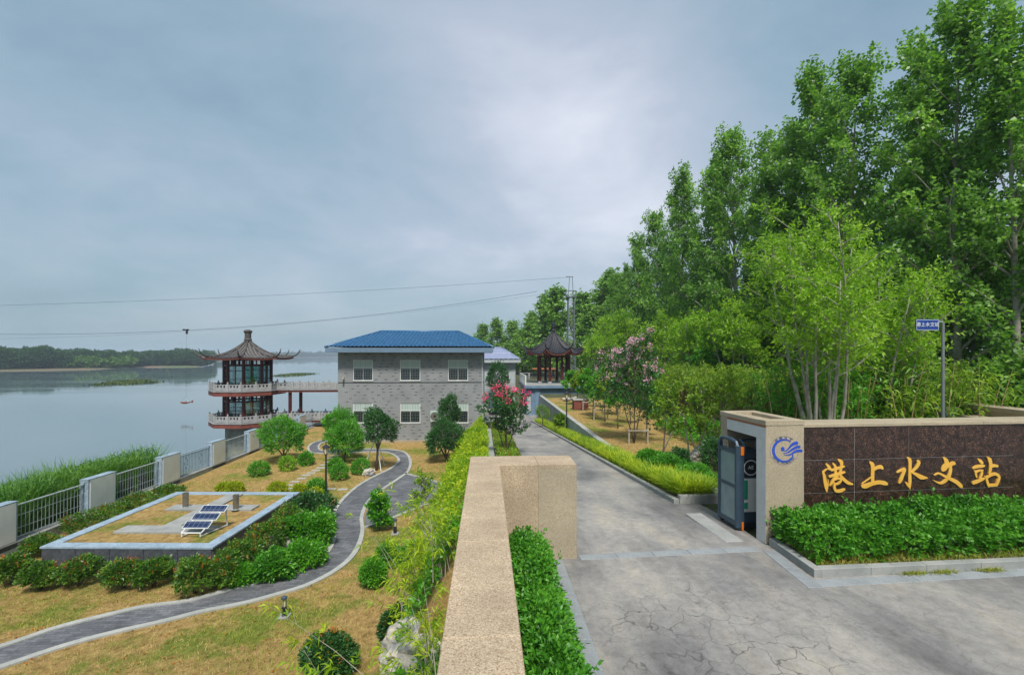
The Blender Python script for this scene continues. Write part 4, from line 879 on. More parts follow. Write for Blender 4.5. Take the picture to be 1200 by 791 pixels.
# water pavilion
YP = 45.0; cpx = 290.6; pc = W(cpx, 416, YP); cx, cy = pc.x, pc.y; kP = (cy*CA+cx*SA)/FPX
zP = lambda py: CZ+(HY-py)*kP
view = math.atan2(cx, cy); ph = -view*1-R(10)        # heading of the corner nearest the camera
ph = -math.atan2(cx, cy)+0; ph = math.atan2(-cx, cy)-R(10)
wp = thing('water_pavilion', 'two storey octagonal pavilion with grey curved roof standing in the river', 'pavilion')
pav_roof(wp, cx, cy, 47.5*kP, 8, ph, zP(398), zP(419.5), .12, MT['tile_grey'], MT['brickred'], MT['tile_grey'], rib=.27, horn=.5, pw=2.3, hornup=.62)
fz = zP(398); MB().lathe(cx, cy, [(.26,fz-.25),(.34,fz),(.30,fz+.05),(.27,fz+.1),(.27,fz+.55),(.36,fz+.70),(.36,fz+.78),(.20,fz+.88),(0.02,fz+.92)], 12).build('finial', MT['tile_grey'], wp)
deck = [.25, -2.46]; Rd = 40.5*kP; Rc = 24.5*kP
ztop = zP(419.5)
for lv, zd in enumerate(deck):
    pts = [corner(cx, cy, Rd, 8, ph, k) for k in range(8)]; MB().prism(pts, zd-.42, zd-.06).build('deck_band', MT['brickred'], wp)
    pts = [corner(cx, cy, Rd+.06, 8, ph, k) for k in range(8)]; MB().prism(pts, zd-.058, zd).build('deck_slab', MT['greystone'], wp)
    for k in range(8):
        if k == 2: continue
        balustrade(wp, corner(cx, cy, Rd-.1, 8, ph, k), corner(cx, cy, Rd-.1, 8, ph, k+1), zd+.001, 2, MT['greystone'], .64)
    z1 = (ztop-.1) if lv == 0 else deck[0]-.43
    cm = MB().tube([(0,0,0),(0,0,z1-zd)], .15, 10).mesh('column', MT['red'])
    for k in range(8):
        p = corner(cx, cy, Rc, 8, ph, k); o = link('column', cm, wp); o.location = (p.x, p.y, zd)
        q = corner(cx, cy, Rc, 8, ph, k+1); d = q-p; l = d.length; ang = math.atan2(d.y, d.x)
        m = MB(); zt2 = z1-zd; m.box(.15,l-.15,-.05,.05,0,.28); m.box(.15,l-.15,-.06,.06,zt2-.62,zt2-.48); m.box(.15,l-.15,-.06,.06,zt2-.12,zt2)
        if k % 2 == 1 or lv == 1: m.box(l/2-.03,l/2+.03,-.03,.03,.28,zt2-.62)
        m.box(.15,l-.15,-.03,.03,.95,1.0) if k != 0 else None
        m.box(.15,l-.15,-.03,.03,zt2-1.05,zt2-1.0) if k != 0 else None
        for e_ in (.3,.7): m.box(l*e_-.04,l*e_+.04,-.05,.05,zt2-.48,zt2-.12)
        fr = m.build('window_frame', MT['red'], wp); fr.location = (p.x, p.y, zd); fr.rotation_euler.z = ang
        if k != 2: MB().box(.16,l-.16,-.008,.008,.285,zt2-.625).build('pane', MT['clear'], fr)
MB().prism([corner(cx, cy, Rc*.97, 8, ph, k) for k in range(8)], -6.5, deck[1]-.42).build('concrete_base', MT['concrete'], wp)
pts = [corner(cx, cy, Rc+.1, 8, ph, k) for k in range(8)]; MB().prism(pts, ztop-.12, ztop-.04).build('ceiling', MT['red'], wp)
tb = thing('round_table', 'small round table behind the glass of the upper pavilion room', 'table', (cx+.7, cy-.6, deck[0])); MB().lathe(0,0,[(.35,0),(.3,.05),(.07,.08),(.07,1.0),(.5,1.03),(.5,1.08)],14).build('pedestal', MT['stake'], tb)
# two level footbridge to the house
fbr = thing('footbridge', 'raised walkway with stone railings from the river pavilion to the grey house', 'footbridge')
bx0 = cx+Rd*.9; bx1 = hx0+.3; by0, by1 = cy-.55, cy+1.1
for zd, xe in ((deck[0], bx1), (deck[1], bx1-.6)):
    MB().box(bx0,xe,by0,by1,zd-.25,zd-.06).build('beam', MT['brickred'], fbr); MB().box(bx0,xe,by0-.08,by1+.08,zd-.058,zd-.001).build('deck_slab', MT['greystone'], fbr)
    for yb in (by0+.05, by1-.05): balustrade(fbr, (bx0,yb,0), (xe,yb,0), zd, 6, MT['greystone'], .64)
cm = MB().tube([(0,0,-6.5),(0,0,deck[0]-.25)], .15, 10).mesh('column', MT['red'])
for px in (340,348): p = W(px, 450, by0+.3); o = link('column', cm, fbr); o.location = (p.x, p.y+(.9 if px == 348 else 0), 0)
# upper lawn pavilion on its terrace building
YH = 56.0; pc = W(648.6, 416, YH); qx, qy = pc.x, pc.y; kH = (qy*CA+qx*SA)/FPX; zH = lambda py: CZ+(HY-py)*kH
tz = CZ-(452-HY)*(51.5*CA+4*SA)/FPX
tb_ = thing('terrace_building', 'faded blue garden building with a flat railed terrace at the end of the drive', 'building')
tx0 = W(614.5,452,51.5).x
m = MB(); ops = [(tx0+.35,tx0+.75,-2.9,-.9)]; wall_open(m, tx0+.25, tx0+8, -3.2, tz-.3, 51.9, ops, .2)
m.add([(tx0+.25,51.9,-3.2),(tx0+.25,60,-3.2),(tx0+.25,60,tz-.3),(tx0+.25,51.9,tz-.3)], [(0,3,2,1)]); m.build('wall', MT['bluewall'], tb_)
for o_ in ops: MB().box(o_[0],o_[1],52.05,52.09,o_[2],o_[3]).build('door', MT['wallpale'], tb_)
MB().box(tx0+1.2,tx0+1.7,51.8,51.898,-3.2,tz-.32).build('pilaster', MT['bluewall'], tb_)
MB().cbox(tx0,tx0+8.2,51.5,60.2,tz-.28,tz,.02).build('terrace_slab', MT['bluewall'], tb_); MB().cbox(tx0+.05,tx0+8.1,51.55,60.1,tz+.002,tz+.06,.01).build('paving', MT['kerb'], tb_)
rp_ = MB().box(-.06,.06,-.06,.06,0,1.0).mesh('railing_post', MT['white']); rb = MB().box(-.02,.02,-.02,.02,.1,.9).mesh('baluster', MT['white'])
for i in range(8): o = link('railing_post', rp_, tb_); o.location = (tx0+.15, 51.7+i*1.15, tz+.06)
for i in range(30): o = link('baluster', rb, tb_); o.location = (tx0+.15, 51.95+i*.27, tz+.06)
MB().box(tx0+.11,tx0+.19,51.7,59.8,tz+1.0,tz+1.08).build('handrail', MT['white'], tb_)
for i in range(8): o = link('railing_post', rp_, tb_); o.location = (tx0+.15+i*1.1, 60.0, tz+.06)
for z_ in (.35,.65,.98): MB().box(tx0+.22,tx0+7.8,59.97,60.03,tz+z_,tz+z_+.07).build('handrail', MT['greystone'], tb_)
hp = thing('hill_pavilion', 'open octagonal pavilion with black swept roof on the terrace beside the lattice tower', 'pavilion')
ph2 = math.atan2(-qx, qy)-R(13)
pav_roof(hp, qx, qy, 34*kH, 8, ph2, zH(387), zH(414.8), .62, MT['tile_dark'], MT['brickred'], MT['tile_dark'], rib=.2, horn=.55, pw=1.7, hornup=.7)
fz = zH(387); MB().lathe(qx, qy, [(.2,fz-.2),(.26,fz),(.2,fz+.08),(.18,fz+.2),(.25,fz+.3),(.25,fz+.7),(.3,fz+.74),(.16,fz+.88),(.02,fz+.9)], 12).build('finial', MT['tile_dark'], hp)
ztp = zH(413.5); cm = MB().tube([(0,0,0),(0,0,ztp-tz-.06)], .15, 10).mesh('column', MT['red']); bs = MB().lathe(0,0,[(.24,0),(.24,.12),(.18,.2)],10).mesh('column_base', MT['greystone'])
for k in range(8):
    p = corner(qx, qy, 18.2*kH, 8, ph2, k); o = link('column', cm, hp); o.location = (p.x, p.y, tz+.06); o2 = link('column_base', bs, hp); o2.location = (p.x, p.y, tz+.06)
    q = corner(qx, qy, 18.2*kH, 8, ph2, k+1); d = q-p; o = MB().box(.14,d.length-.14,-.05,.05,ztp-tz-.62,ztp-tz-.36).box(.14,d.length-.14,-.06,.06,ztp-tz-.2,ztp-tz-.06).build('beam', MT['red'], hp); o.location = (p.x, p.y, tz+.06); o.rotation_euler.z = math.atan2(d.y, d.x)
MB().prism([corner(qx, qy, 19*kH, 8, ph2, k) for k in range(8)], ztp-.0, ztp+.08).build('ceiling', MT['red'], hp)
pb = thing('picnic_shelter', 'low orange timber shelter roof seen between the pavilion columns', 'shelter', tuple(W(636,432,66).to_tuple()[:2])+(-.85,))
sz_ = 3.35-(433-416)*66/567+.85
m = MB(); m.cbox(-1.5,1.7,-.8,.8,sz_,sz_+.18,.03); m.build('roof_board', MT['rust'], pb)
for x_ in (-1.3,1.4): MB().box(x_-.06,x_+.06,-.06,.06,0,sz_).build('post', MT['rust'], pb)
wr = thing('white_railing', 'white stone railing going down to the yard behind the crimson flowered tree', 'railing', (1.35,36,0))
rpm = MB().cbox(-.09,.09,-.09,.09,-.05,1.15,.02).mesh('railing_post', MT['white'])
for i in range(9):
    o = link('railing_post', rpm, wr); o.location = (0, i*1.1, float(zr(36+i*1.1)))
    if i < 8: z1_, z2_ = float(zr(36+i*1.1)), float(zr(37.1+i*1.1)); MB().add([(a_, y_, z_+h_) for a_ in (-.04,.04) for y_, z_ in ((i*1.1+.092, z1_), (i*1.1+1.008, z2_)) for h_ in (.2,.95)], [(0,2,3,1),(4,5,7,6),(1,3,7,5),(0,4,6,2)]).build('railing_panel', MT['white'], wr)
# ------------------------------------------------------------------ lattice tower and river cableway
tp = W(669,416,75); tw = thing('lattice_tower', 'tall grey steel lattice tower behind the black roofed pavilion', 'tower', (tp.x, 75, -.85))
Ht = CZ+(HY-324)*(75*CA+tp.x*SA)/FPX+.85; wd = .5
for sx in (-1,1):
    for sy in (-1,1): MB().tube([(sx*.62,sy*.62,0),(sx*.42,sy*.42,Ht*.82)], .075, 5).build('leg', MT['galv'], tw)
m = MB(); nb = 22
for i in range(nb):
    za, zb2 = Ht*.82*i/nb, Ht*.82*(i+1)/nb; wa, wb = .62-.2*i/nb, .62-.2*(i+1)/nb
    for s_ in (-1,1):
        k = 1 if i % 2 else -1
        m.tube([(-wa*k,s_*wa,za),(wb*k,s_*wb,zb2)], .032, 4); m.tube([(s_*wa,-wa*k,za),(s_*wb,wb*k,zb2)], .032, 4); m.tube([(-wb,s_*wb,zb2),(wb,s_*wb,zb2)], .02, 4)
m.build('lattice_brace', MT['galv'], tw)
for s_ in (-1,1): MB().tube([(s_*.4,0,Ht*.8),(s_*.22,0,Ht)], .05, 5).build('mast', MT['galv'], tw)
m = MB(); m.box(-.75,.35,-.06,.06,Ht-.12,Ht); m.build('crossarm', MT['galv'], tw); MB().box(-.75,.75,-.75,.75,Ht*.80,Ht*.80+.08).build('platform', MT['galv'], tw)
MB().box(-.7,.9,-.1,.1,Ht*.86,Ht*.86+.12).build('crossarm', MT['galv'], tw)
def zat(px, py, Y=75): return W(px, py, Y)
def cable(name, label, pxs, rad):
    P = [zat(*p) for p in pxs]; X0, X1 = P[0].x, P[-1].x
    c = np.polyfit([p.x for p in P], [p.z for p in P], 2); xs_ = np.linspace(X1, -330, 60); zz = np.polyval(c, xs_)
    MB().tube([(float(a_), 75.0, float(z_)) for a_, z_ in zip(xs_, zz)], rad, 4).build(name, MT['dgrey'], None, label=label, category='cable', group='cables across the river')
    return c
cable('overhead_cable', 'uppermost thin cable crossing the river from the tower top', [(0,358),(300,347),(665,325)], .022)
c2 = cable('overhead_cable', 'thicker cable across the river that carries the small trolley', [(0,391),(218,389.5),(400,371),(630,342)], .03)
cable('overhead_cable', 'lowest faint cable across the river just under the trolley cable', [(0,397),(300,383),(660,341)], .014)
tx_ = zat(218,390); zc2 = float(np.polyval(c2, tx_.x)); tr = thing('cable_trolley', 'small dark trolley hanging from the cable over the river', 'trolley', (tx_.x,75,zc2))
m = MB().box(-.42,.30,-.12,.12,-.02,.14); m.tube([(-.3,-.14,.08),(-.3,.14,.08)], .13, 10); m.tube([(.25,-.14,.08),(.25,.14,.08)], .13, 10); m.build('carriage', MT['black'], tr); MB().box(.0,.22,-.1,.1,-.55,-.021).build('hanger', MT['black'], tr)
fz_ = zat(216,471).z; cm_ = thing('current_meter', 'small torpedo shaped river gauge weight hanging on a line over the water', 'river gauge', (tx_.x,75,fz_))
MB().tube([(0,0,0),(0.1,0,zc2-fz_-.56)], .010, 4).build('suspension_line', MT['dgrey'], cm_); MB().tube([(-.85,0,-.05),(-.6,0,-.1),(-.1,0,-.12),(.4,0,-.08),(.85,0,.05)], [.03,.14,.17,.1,.03], 8).build('weight', MT['brickred'], cm_, True)
MB().add([(.6,0,0),(1.0,0,.3),(1.05,0,.05),(.95,0,-.15),(.6,.02,0),(1.0,.02,.3),(1.05,.02,.05),(.95,.02,-.15)], [(0,1,2,3),(7,6,5,4),(0,4,5,1),(1,5,6,2),(2,6,7,3)]).build('tail_fin', MT['brickred'], cm_); MB().tube([(-.4,0,-.05),(0,0,.55),(.35,0,-.03)], .02, 4).build('yoke', MT['white'], cm_)
# ------------------------------------------------------------------ waterside fence
fn = thing('waterside_fence', 'long fence of white panelled blue grey piers and steel railings along the river', 'fence')
FX = -15.5; base = GZ+.30; fn.matrix_world = Matrix.Translation((0,20,GZ)) @ Matrix.Rotation(-.011, 4, 'X') @ Matrix.Translation((0,-20,-GZ))
MB().box(FX-.34,FX,4,47,GZ-.5,base-.03).build('base_wall', MT['whitewall'], fn); MB().cbox(FX-.37,FX+.03,4,47,base-.03,base+.02,.01).build('base_coping', MT['kerb'], fn)
pm = MB().cbox(-.33,.0,0,1.42,-.2,1.30,.01).mesh('pier', MT['bluestone']); pp = MB().box(.0,.02,.07,1.35,.02,1.28).mesh('panel', mk('white_marble_panel', (.78,.78,.76), (.66,.66,.65), 1.2, .5, bstr=.03)); pcap = MB().cbox(-.34,.02,-.01,1.43,1.30,1.325,.006).mesh('cap', MT['bluestone'])
py_ = 14.6-4.27
bar = MB().tube([(0,0,.08),(0,0,1.13)], .012, 6).mesh('bar', MT['steel']); bar2 = MB().box(-.012,.012,-.018,.018,.12,1.06).mesh('bar', MT['bsteel'])
for i in range(8):
    y0 = 19.7+4.27*(i-2); a = link('pier', pm, fn); a.location = (FX, y0, base+.02); b_ = link('panel', pp, a); c_ = link('cap', pcap, a)
    y1, y2 = y0+1.42, y0+4.27; blue = (i == 3); mt = MT['bsteel'] if blue else MT['steel']; xm = FX-.16
    if i == 7: y2 = 46
    zb3 = base+.02
    rl_ = MB().tube([(xm,y1,zb3+1.14),(xm,y2,zb3+1.14)], .03, 8).build('top_rail', mt, fn)
    MB().tube([(xm,y1,zb3+.08),(xm,y2,zb3+.08)], .018, 6).build('bottom_rail', mt, fn)
    if not blue:
        for zz in (.36,.78): MB().tube([(xm-.02,y1,zb3+zz),(xm-.02,y2,zb3+zz)], .014, 6).build('mid_rail', mt, fn)
    else: MB().tube([(xm,y1,zb3+1.02),(xm,y2,zb3+1.02)], .018, 6).build('mid_rail', mt, fn)
    nb2 = 19 if not blue else 22
    for j in range(1, nb2):
        o = link('bar', bar2 if blue else bar, fn); o.location = (xm, y1+(y2-y1)*j/nb2, zb3)
    if blue:
        for yc in (.27,.73):
            m = MB(); yy_ = y1+(y2-y1)*yc
            for s_ in (1,-1): m.tube([(xm-.02,yy_-.16,zb3+.62),(xm-.02,yy_,zb3+.62+s_*.3),(xm-.02,yy_+.16,zb3+.62)], .014, 4)
            m.build('ornament', mt, fn)
# ------------------------------------------------------------------ raised stone bed with the weather instruments
BX0, BX1, BY0, BY1 = -13.40, -8.15, 15.35, 21.25; BZ = GZ+.66
BC = Vector(((BX0+BX1)/2, (BY0+BY1)/2, 0)); BM = Matrix.Translation(BC) @ Matrix.Rotation(R(-3.5), 4, 'Z') @ Matrix.Translation(-BC)
rb_ = thing('raised_lawn_bed', 'raised rectangular lawn bed with blue grey stone coping', 'raised bed'); rb_.matrix_world = BM
MB().box(BX0+.02,BX1-.02,BY0+.02,BY1-.02,GZ-.1,BZ-.07).build('bed_core', MT['greystone'], rb_)
fp2 = MB().cbox(0,1.03,-.03,-.001,0,.60,.002).mesh('side_panel', mk('dark_slate_panel', (.075,.085,.10), (.045,.05,.06), 2, .45, bstr=.05, fine=(12,.7,1.3)))
for i in range(5):
    o = link('side_panel', fp2, rb_); o.location = (BX0+.02+i*1.045, BY0+.02, GZ-.02)
    o = link('side_panel', fp2, rb_); o.location = (BX1-.02, BY0+.05+i*1.19, GZ-.02); o.rotation_euler.z = R(90); o.scale = (1.14,1,1)
cw = .36
def cop(x0, x1, y0, y1): MB().cbox(x0+.004,x1-.004,y0+.004,y1-.004,BZ-.06,BZ,.006).build('coping_stone', MT['bluestone'], rb_)
nx_, ny_ = 7, 7
for i in range(nx_):
    a, b = BX0-.03+(BX1-BX0+.06)*i/nx_, BX0-.03+(BX1-BX0+.06)*(i+1)/nx_; cop(a, b, BY0-.03, BY0-.03+cw); cop(a, b, BY1+.03-cw, BY1+.03)
for i in range(ny_):
    y0, y1 = BY0-.03+cw, BY1+.03-cw; a, b = y0+(y1-y0)*i/ny_, y0+(y1-y0)*(i+1)/ny_; cop(BX0-.03, BX0-.03+cw, a, b); cop(BX1+.03-cw, BX1+.03, a, b)
MB().box(BX0+cw-.04,BX1-cw+.04,BY0+cw-.04,BY1-cw+.04,BZ-.2,BZ-.035).build('bed_lawn', MT['lawn'], rb_)
def B(px, py): q = BM.inverted() @ Vector((*G(px, py, BZ), 0)); return (q.x, q.y)
def pav(x0, x1, y0, y1, n, ax=0):
    for i in range(n):
        if ax == 0: a, b = x0+(x1-x0)*i/n, x0+(x1-x0)*(i+1)/n; MB().cbox(a+.004,b-.004,y0,y1,BZ-.1,BZ+.03,.005).build('paving_slab', MT['kerb'], rb_)
        else: a, b = y0+(y1-y0)*i/n, y0+(y1-y0)*(i+1)/n; MB().cbox(x0,x1,a+.004,b-.004,BZ-.1,BZ+.03,.005).build('paving_slab', MT['kerb'], rb_)
p1, p2, p3 = B(132,624), B(240,627), B(258,619); pav(p1[0], p2[0], p1[1], p1[1]+.62, 6)
q1, q2 = B(193,597.5), B(291,600); pav(q1[0], q2[0], q1[1]-.0, q1[1]+.6, 5)
pav(-10.95,-10.35,p1[1]+.625,q1[1]-.004,4,1); pav(-10.95,-10.35,q1[1]+.604,BY1-cw,4,1)
gy = MB().lathe(0,0,[(.11,0),(.11,.02),(.105,.025),(.105,.50),(.115,.51),(.115,.54),(.09,.545),(.09,.48)],18,True)
gm_ = gy.mesh('cylinder', MT['stainless'], False)
for (px, py), lb in (((217.5,594), 'steel cylindrical rain gauge on the left end of the raised slab'), ((276.5,596.5), 'steel cylindrical rain gauge on the right end of the raised slab')):
    p = G(px, py, BZ+.03); t = thing('rain_gauge', lb, 'rain gauge', (p[0], p[1], BZ+.03), 0, 'steel rain gauges'); link('cylinder', gm_, t); MB().lathe(0,0,[(.16,0),(.16,.015)],14).build('base_ring', MT['steel'], t)
p = G(209,629,BZ); sp_ = thing('solar_panel_stand', 'three small tilted solar panels stacked on a white frame on the raised lawn', 'solar panels', (p[0]+.0, p[1]+.02, BZ), R(-3.5))
th = R(30); Mx = Matrix.Translation((0,.0,.12)) @ Matrix.Rotation(th, 4, 'X') @ Matrix.Shear('XY', 4, (0,0))
for i in range(3):
    y0 = .16+i*.34
    o = MB().cbox(0+i*.09,.86+i*.09,y0,y0+.31,0,.03,.004).xf(Mx).build('panel_frame', MT['white'], sp_)
    MB().box(.02+i*.09,.84+i*.09,y0+.02,y0+.29,.031,.034).xf(Mx).build('solar_cells', MT['solar'], o)
m = MB()
for a_, b_ in (((.08,0,.0),(.30,1.2,.0)),((.72,0,.0),(.94,1.2,.0)),((.08,0,.0),(.72,0,.0)),((.12,.2,0),(.78,.2,0))): m.tube([a_, b_], .022, 6)
m.xf(Mx); s0 = len(m.v); top1 = Mx @ Vector((.30,1.1,0)); top2 = Mx @ Vector((.94,1.1,0))
m.tube([top1,(top1.x,top1.y+.1,0)], .022, 6); m.tube([top2,(top2.x,top2.y+.1,0)], .022, 6); m.tube([(.1,0,.12),(.1,0,0)], .02, 6); m.tube([(.7,0,.12),(.7,0,0)], .02, 6)
m.tube([(top1.x,top1.y+.1,.02),(.1,0,.02)], .018, 6); m.tube([(top2.x,top2.y+.1,.02),(.7,0,.02)], .018, 6); m.build('support_frame', MT['white'], sp_)
# ------------------------------------------------------------------ lamps
def lamp(X, Y, z, h, label):
    t = thing('lamp_post', label, 'lamp post', (X, Y, z), 0, 'black garden lamp posts'); MB().lathe(0,0,[(.09,0),(.09,.12),(.05,.16),(.04,h-.5),(.055,h-.45)],10).build('pole', MT['black'], t)
    MB().lathe(0,0,[(.08,h-.42),(.12,h-.12)],6).build('lantern_glass', MT['lampglass'], t); m = MB().lathe(0,0,[(.19,h-.115),(.19,h-.09),(.05,h),(.02,h+.06)],6)
    m.lathe(0,0,[(.09,h-.45),(.09,h-.42)],6)
    for k in range(6): a_ = k*math.pi/3; m.tube([(.083*math.cos(a_),.083*math.sin(a_),h-.43),(.125*math.cos(a_),.125*math.sin(a_),h-.11)], .01, 4)
    m.build('lantern_frame', MT['black'], t)
x_, y_ = G(382,579.5); lamp(x_, y_, GZ, 2.32, 'black lamp post in the garden behind the dark green shrubs')
lamp(W(664,480,32.5).x, 32.5, float(zr(32.5)), 2.75, 'black lamp post beside the white retaining wall of the drive')
lamp(W(587.5,470,38).x, 38, float(zr(38)), 2.7, 'black lamp post half hidden behind the crimson flowers')
def bollard(px, py, h, label):
    X, Y = G(px, py); t = thing('bollard_light', label, 'bollard light', (X, Y, GZ), 0, 'small bollard lights'); MB().cbox(-.13,.13,-.13,.13,-.05,.04,.01).build('base', MT['kerb'], t)
    MB().lathe(0,0,[(.06,.04),(.06,h*.5)],12).build('post', MT['black'], t); MB().lathe(0,0,[(.035,h*.5),(.035,h*.88)],10).build('lamp_tube', MT['lampglass'], t)
    m = MB()
    for k in range(3): a_ = k*2.094+.5; m.tube([(.05*math.cos(a_),.05*math.sin(a_),h*.5),(.05*math.cos(a_),.05*math.sin(a_),h*.9)], .008, 4)
    m.lathe(0,0,[(.075,h*.88),(.075,h*.95),(.03,h)],12); m.build('cap', MT['dgrey'], t)
bollard(333,722.5,.52,'small black bollard light on the dry lawn below the curving path'); bollard(463,625.5,.56,'small black bollard light beside the thin sapling near the apron'); bollard(418.5,519,.5,'small dark bollard light at the foot of the house wall')
# ------------------------------------------------------------------ woods of poplars on the right
def make_poplar(seed, H, matl, nl=46, per=16, llen=.17, name='poplar_tree', label='', start=.12, wid=2.9, ntw=6, jit=.16):
    r = np.random.default_rng(seed); t = thing(name, label, 'tree')
    mb, P, D = limb_tree(r, H, .17, start, nl, lambda q: wid*(1.0-.72*q**1.6)*(.55+.9*min(q*2.2,.5)), lambda q: .55+.65*q, ntw, .85, .018)
    mb.build('trunk', MT['palebark'], t, True)
    keep = r.random(len(P)) < np.clip(1.25-.5*(P[:,2]/H), .7, 1); P = P[keep]; D = D[keep]; D[:,2] += .25*(P[:,2]/H); p, a = twig_shoots(P, D, per//4 if per > 8 else per, r, jit, .2)
    link('crown', quads_mesh('crown', shoots(p, a, 4, .26, llen, llen*.8, 1.25, r, .25), matl), t); return t
pops = [make_poplar(40+i, 17.0, LG['poplar'], 52+6*(i % 2), 62, .185, start=(.06, .13, .10, .16)[i], wid=(3.9,4.5,3.6,4.2)[i]) for i in range(4)]
front = [(1196,25,0),(1125,33,1),(1071,79,2),(998,96,1),(954,102,0),(929,162,3),(865,167,1),(900,179,2),(833,196,0),(800,217,3),(771,258,1),(746,287,2),(731,318,0),(718,330,3)]
flab = ['tall poplar at the right edge of the photo, highest of the row', 'tall poplar with its bare pale trunk showing against the sky near the right edge', 'poplar with an open top left of the bare trunked one', 'poplar with a fan shaped crown high above the multi stemmed bright tree',
 'poplar with a narrow crown rising left of the fan shaped one', 'shorter poplar between two taller crowns above the bright tree', 'slender poplar with a pointed tip standing clear above the middle of the wood', 'dense lower poplar just right of the pointed slender one',
 'poplar with small leafy tip left of the slender pointed one', 'poplar crown halfway down the sloping tree line', 'rounded poplar crown low on the sloping tree line', 'poplar where the tree line begins to level above the lattice tower', 'small looking poplar just right of the lattice tower top', 'poplar whose crown touches the lattice tower on its right']
pl_i = 0
for (px, py, k), lb in zip(front, flab):
    Y = min(FPX*18/(px-570)*1.0, 78); X = W(px, 300, Y).x; d = Y*CA+X*SA; zt = CZ+(HY-py)*d/FPX; sc_ = (zt+.85)/17.4
    src = pops[k]; rz_ = random.uniform(0, 6.28)
    if 'used' in src.keys(): copy_thing(src, lb, (X, Y, -.85), rz_, (sc_*1.0, sc_*1.0, sc_), grp='poplars of the front row')
    else:
        src['used'] = 1; src.location = (X, Y, -.85); src.rotation_euler.z = rz_; src.scale = (sc_,)*3; src['label'] = lb; src['group'] = 'poplars of the front row'
r = random.Random(11)
for row, (X0, n) in enumerate(((22.5, 18), (27.5, 17), (33, 14))):
    for i in range(n):
        Y = 13+i*(3.6+row*.8)+r.uniform(-1,1); X = X0+r.uniform(-1.2,1.2); sc_ = r.uniform(.74,.86)-.07*row*(Y < 60)
        px = 570+FPX*X/Y
        lim = np.interp(px, [700,746,771,800,833,865,900,929,954,998,1071,1125,1196,1300,1800], [330,295,265,225,205,180,187,165,120,110,92,60,45,30,-200])
        zt = CZ+(HY-(lim+14))*Y/FPX; sc_ = min(sc_, (zt+.85)/17.6)
        copy_thing(pops[r.randrange(4)], 'poplar standing deeper in the wood behind the front row', (X, Y, -.85), r.uniform(0,6.28), (sc_*1.12, sc_*1.12, sc_), grp='poplars deeper in the wood')
fpop = [make_poplar(60+i, 14.0, LG['poplar2'], 40, 44, .34, name='poplar_tree', start=.05, wid=3.6, ntw=5, jit=.3) for i in range(2)]
far = [(708,334,88,'pale poplar in the distance right behind the lattice tower'),(648,345,92,'broad pale poplar rising behind the black roofed pavilion, left of the tower'),(640,352,96,'pale poplar with sloping left side behind the pavilion'),(684,350,100,'distant poplar seen through the lattice tower'),(622,370,104,'smaller distant poplar between the rear house and the pavilion'),
 (600,380,118,'rounded distant tree above the roof of the rear house'),(583,377,122,'rounded distant tree right of the blue roof end'),(566,384,126,'distant treetop just over the right end of the blue roof'),(612,388,108,'low distant tree left of the pavilion roof'),(694,362,84,'distant tree right of the tower foot'),(720,325,84,'distant poplar at the low end of the wood')]
for i, (px, py, Y, lb) in enumerate(far):
    X = W(px, 300, Y).x; d = Y*CA+X*SA; zt = CZ+(HY-py)*d/FPX; sc_ = (zt+1.5)/14.4; z0 = -1.5
    if i < 2: t = fpop[i]; t.location = (X, Y, z0); t.scale = (sc_*1.5, sc_*1.5, sc_); t['label'] = lb; t['group'] = 'distant trees behind the pavilion'
    else: copy_thing(fpop[i % 2], lb, (X, Y, z0), i*1.7, (sc_*(1.5 if sc_ > .8 else 2.3),)*2+(sc_,), grp='distant trees behind the pavilion')
# dark understorey along the foot of the wood
def mass(name, label, cat, X0, X1, Y0, Y1, zf, h, matl, n, llen, lw, kind='stuff', axis=(0,0,1), nleaf=5, sl=.25, group=None, low=.15, r=rng, bumps=1.6, edge=.0):
    """a continuous bank of shrubbery: leafy shoots under a bumpy top surface"""
    x = r.uniform(X0, X1, n); y = r.uniform(Y0, Y1, n)
    nx_ = np.array([mnoise.noise(Vector((a*bumps*.6, b*bumps*.6, 3.3))) for a, b in zip(x, y)])
    top = h*(.82+.38*nx_); ux = np.minimum((x-X0), (X1-x)); uy = np.minimum(y-Y0, Y1-y); u = np.minimum(ux, uy); top = top*(1-.45*np.exp(-np.maximum(u,0)/max(.12*h,.05)))
    f = 1-(r.random(n)**2.2)*(1-low); z = zf(x, y)+top*f
    ax = np.tile(np.array(axis, float), (n,1))+r.normal(0,.4,(n,3)); s_ = (u < .25*h); ax[s_,2] *= .5
    ax[:,0] += np.where(x-X0 < .3*h, -.7, 0)+np.where(X1-x < .3*h, .7, 0); ax[:,1] += np.where(y-Y0 < .3*h, -.9, 0)
    p = np.stack([x, y, z], 1); return link(name, quads_mesh(name, shoots(p, ax, nleaf, sl, llen, lw, 1.0, r), matl), None, kind=kind) if kind else (p, ax)
zl = lambda x, y: hfun(x, y)
mass('wood_understorey', '', '', 16.5, 20.5, 12, 80, zl, 4.2, LG['poplar'], 15000, .2, .14, sl=.4, bumps=.8)
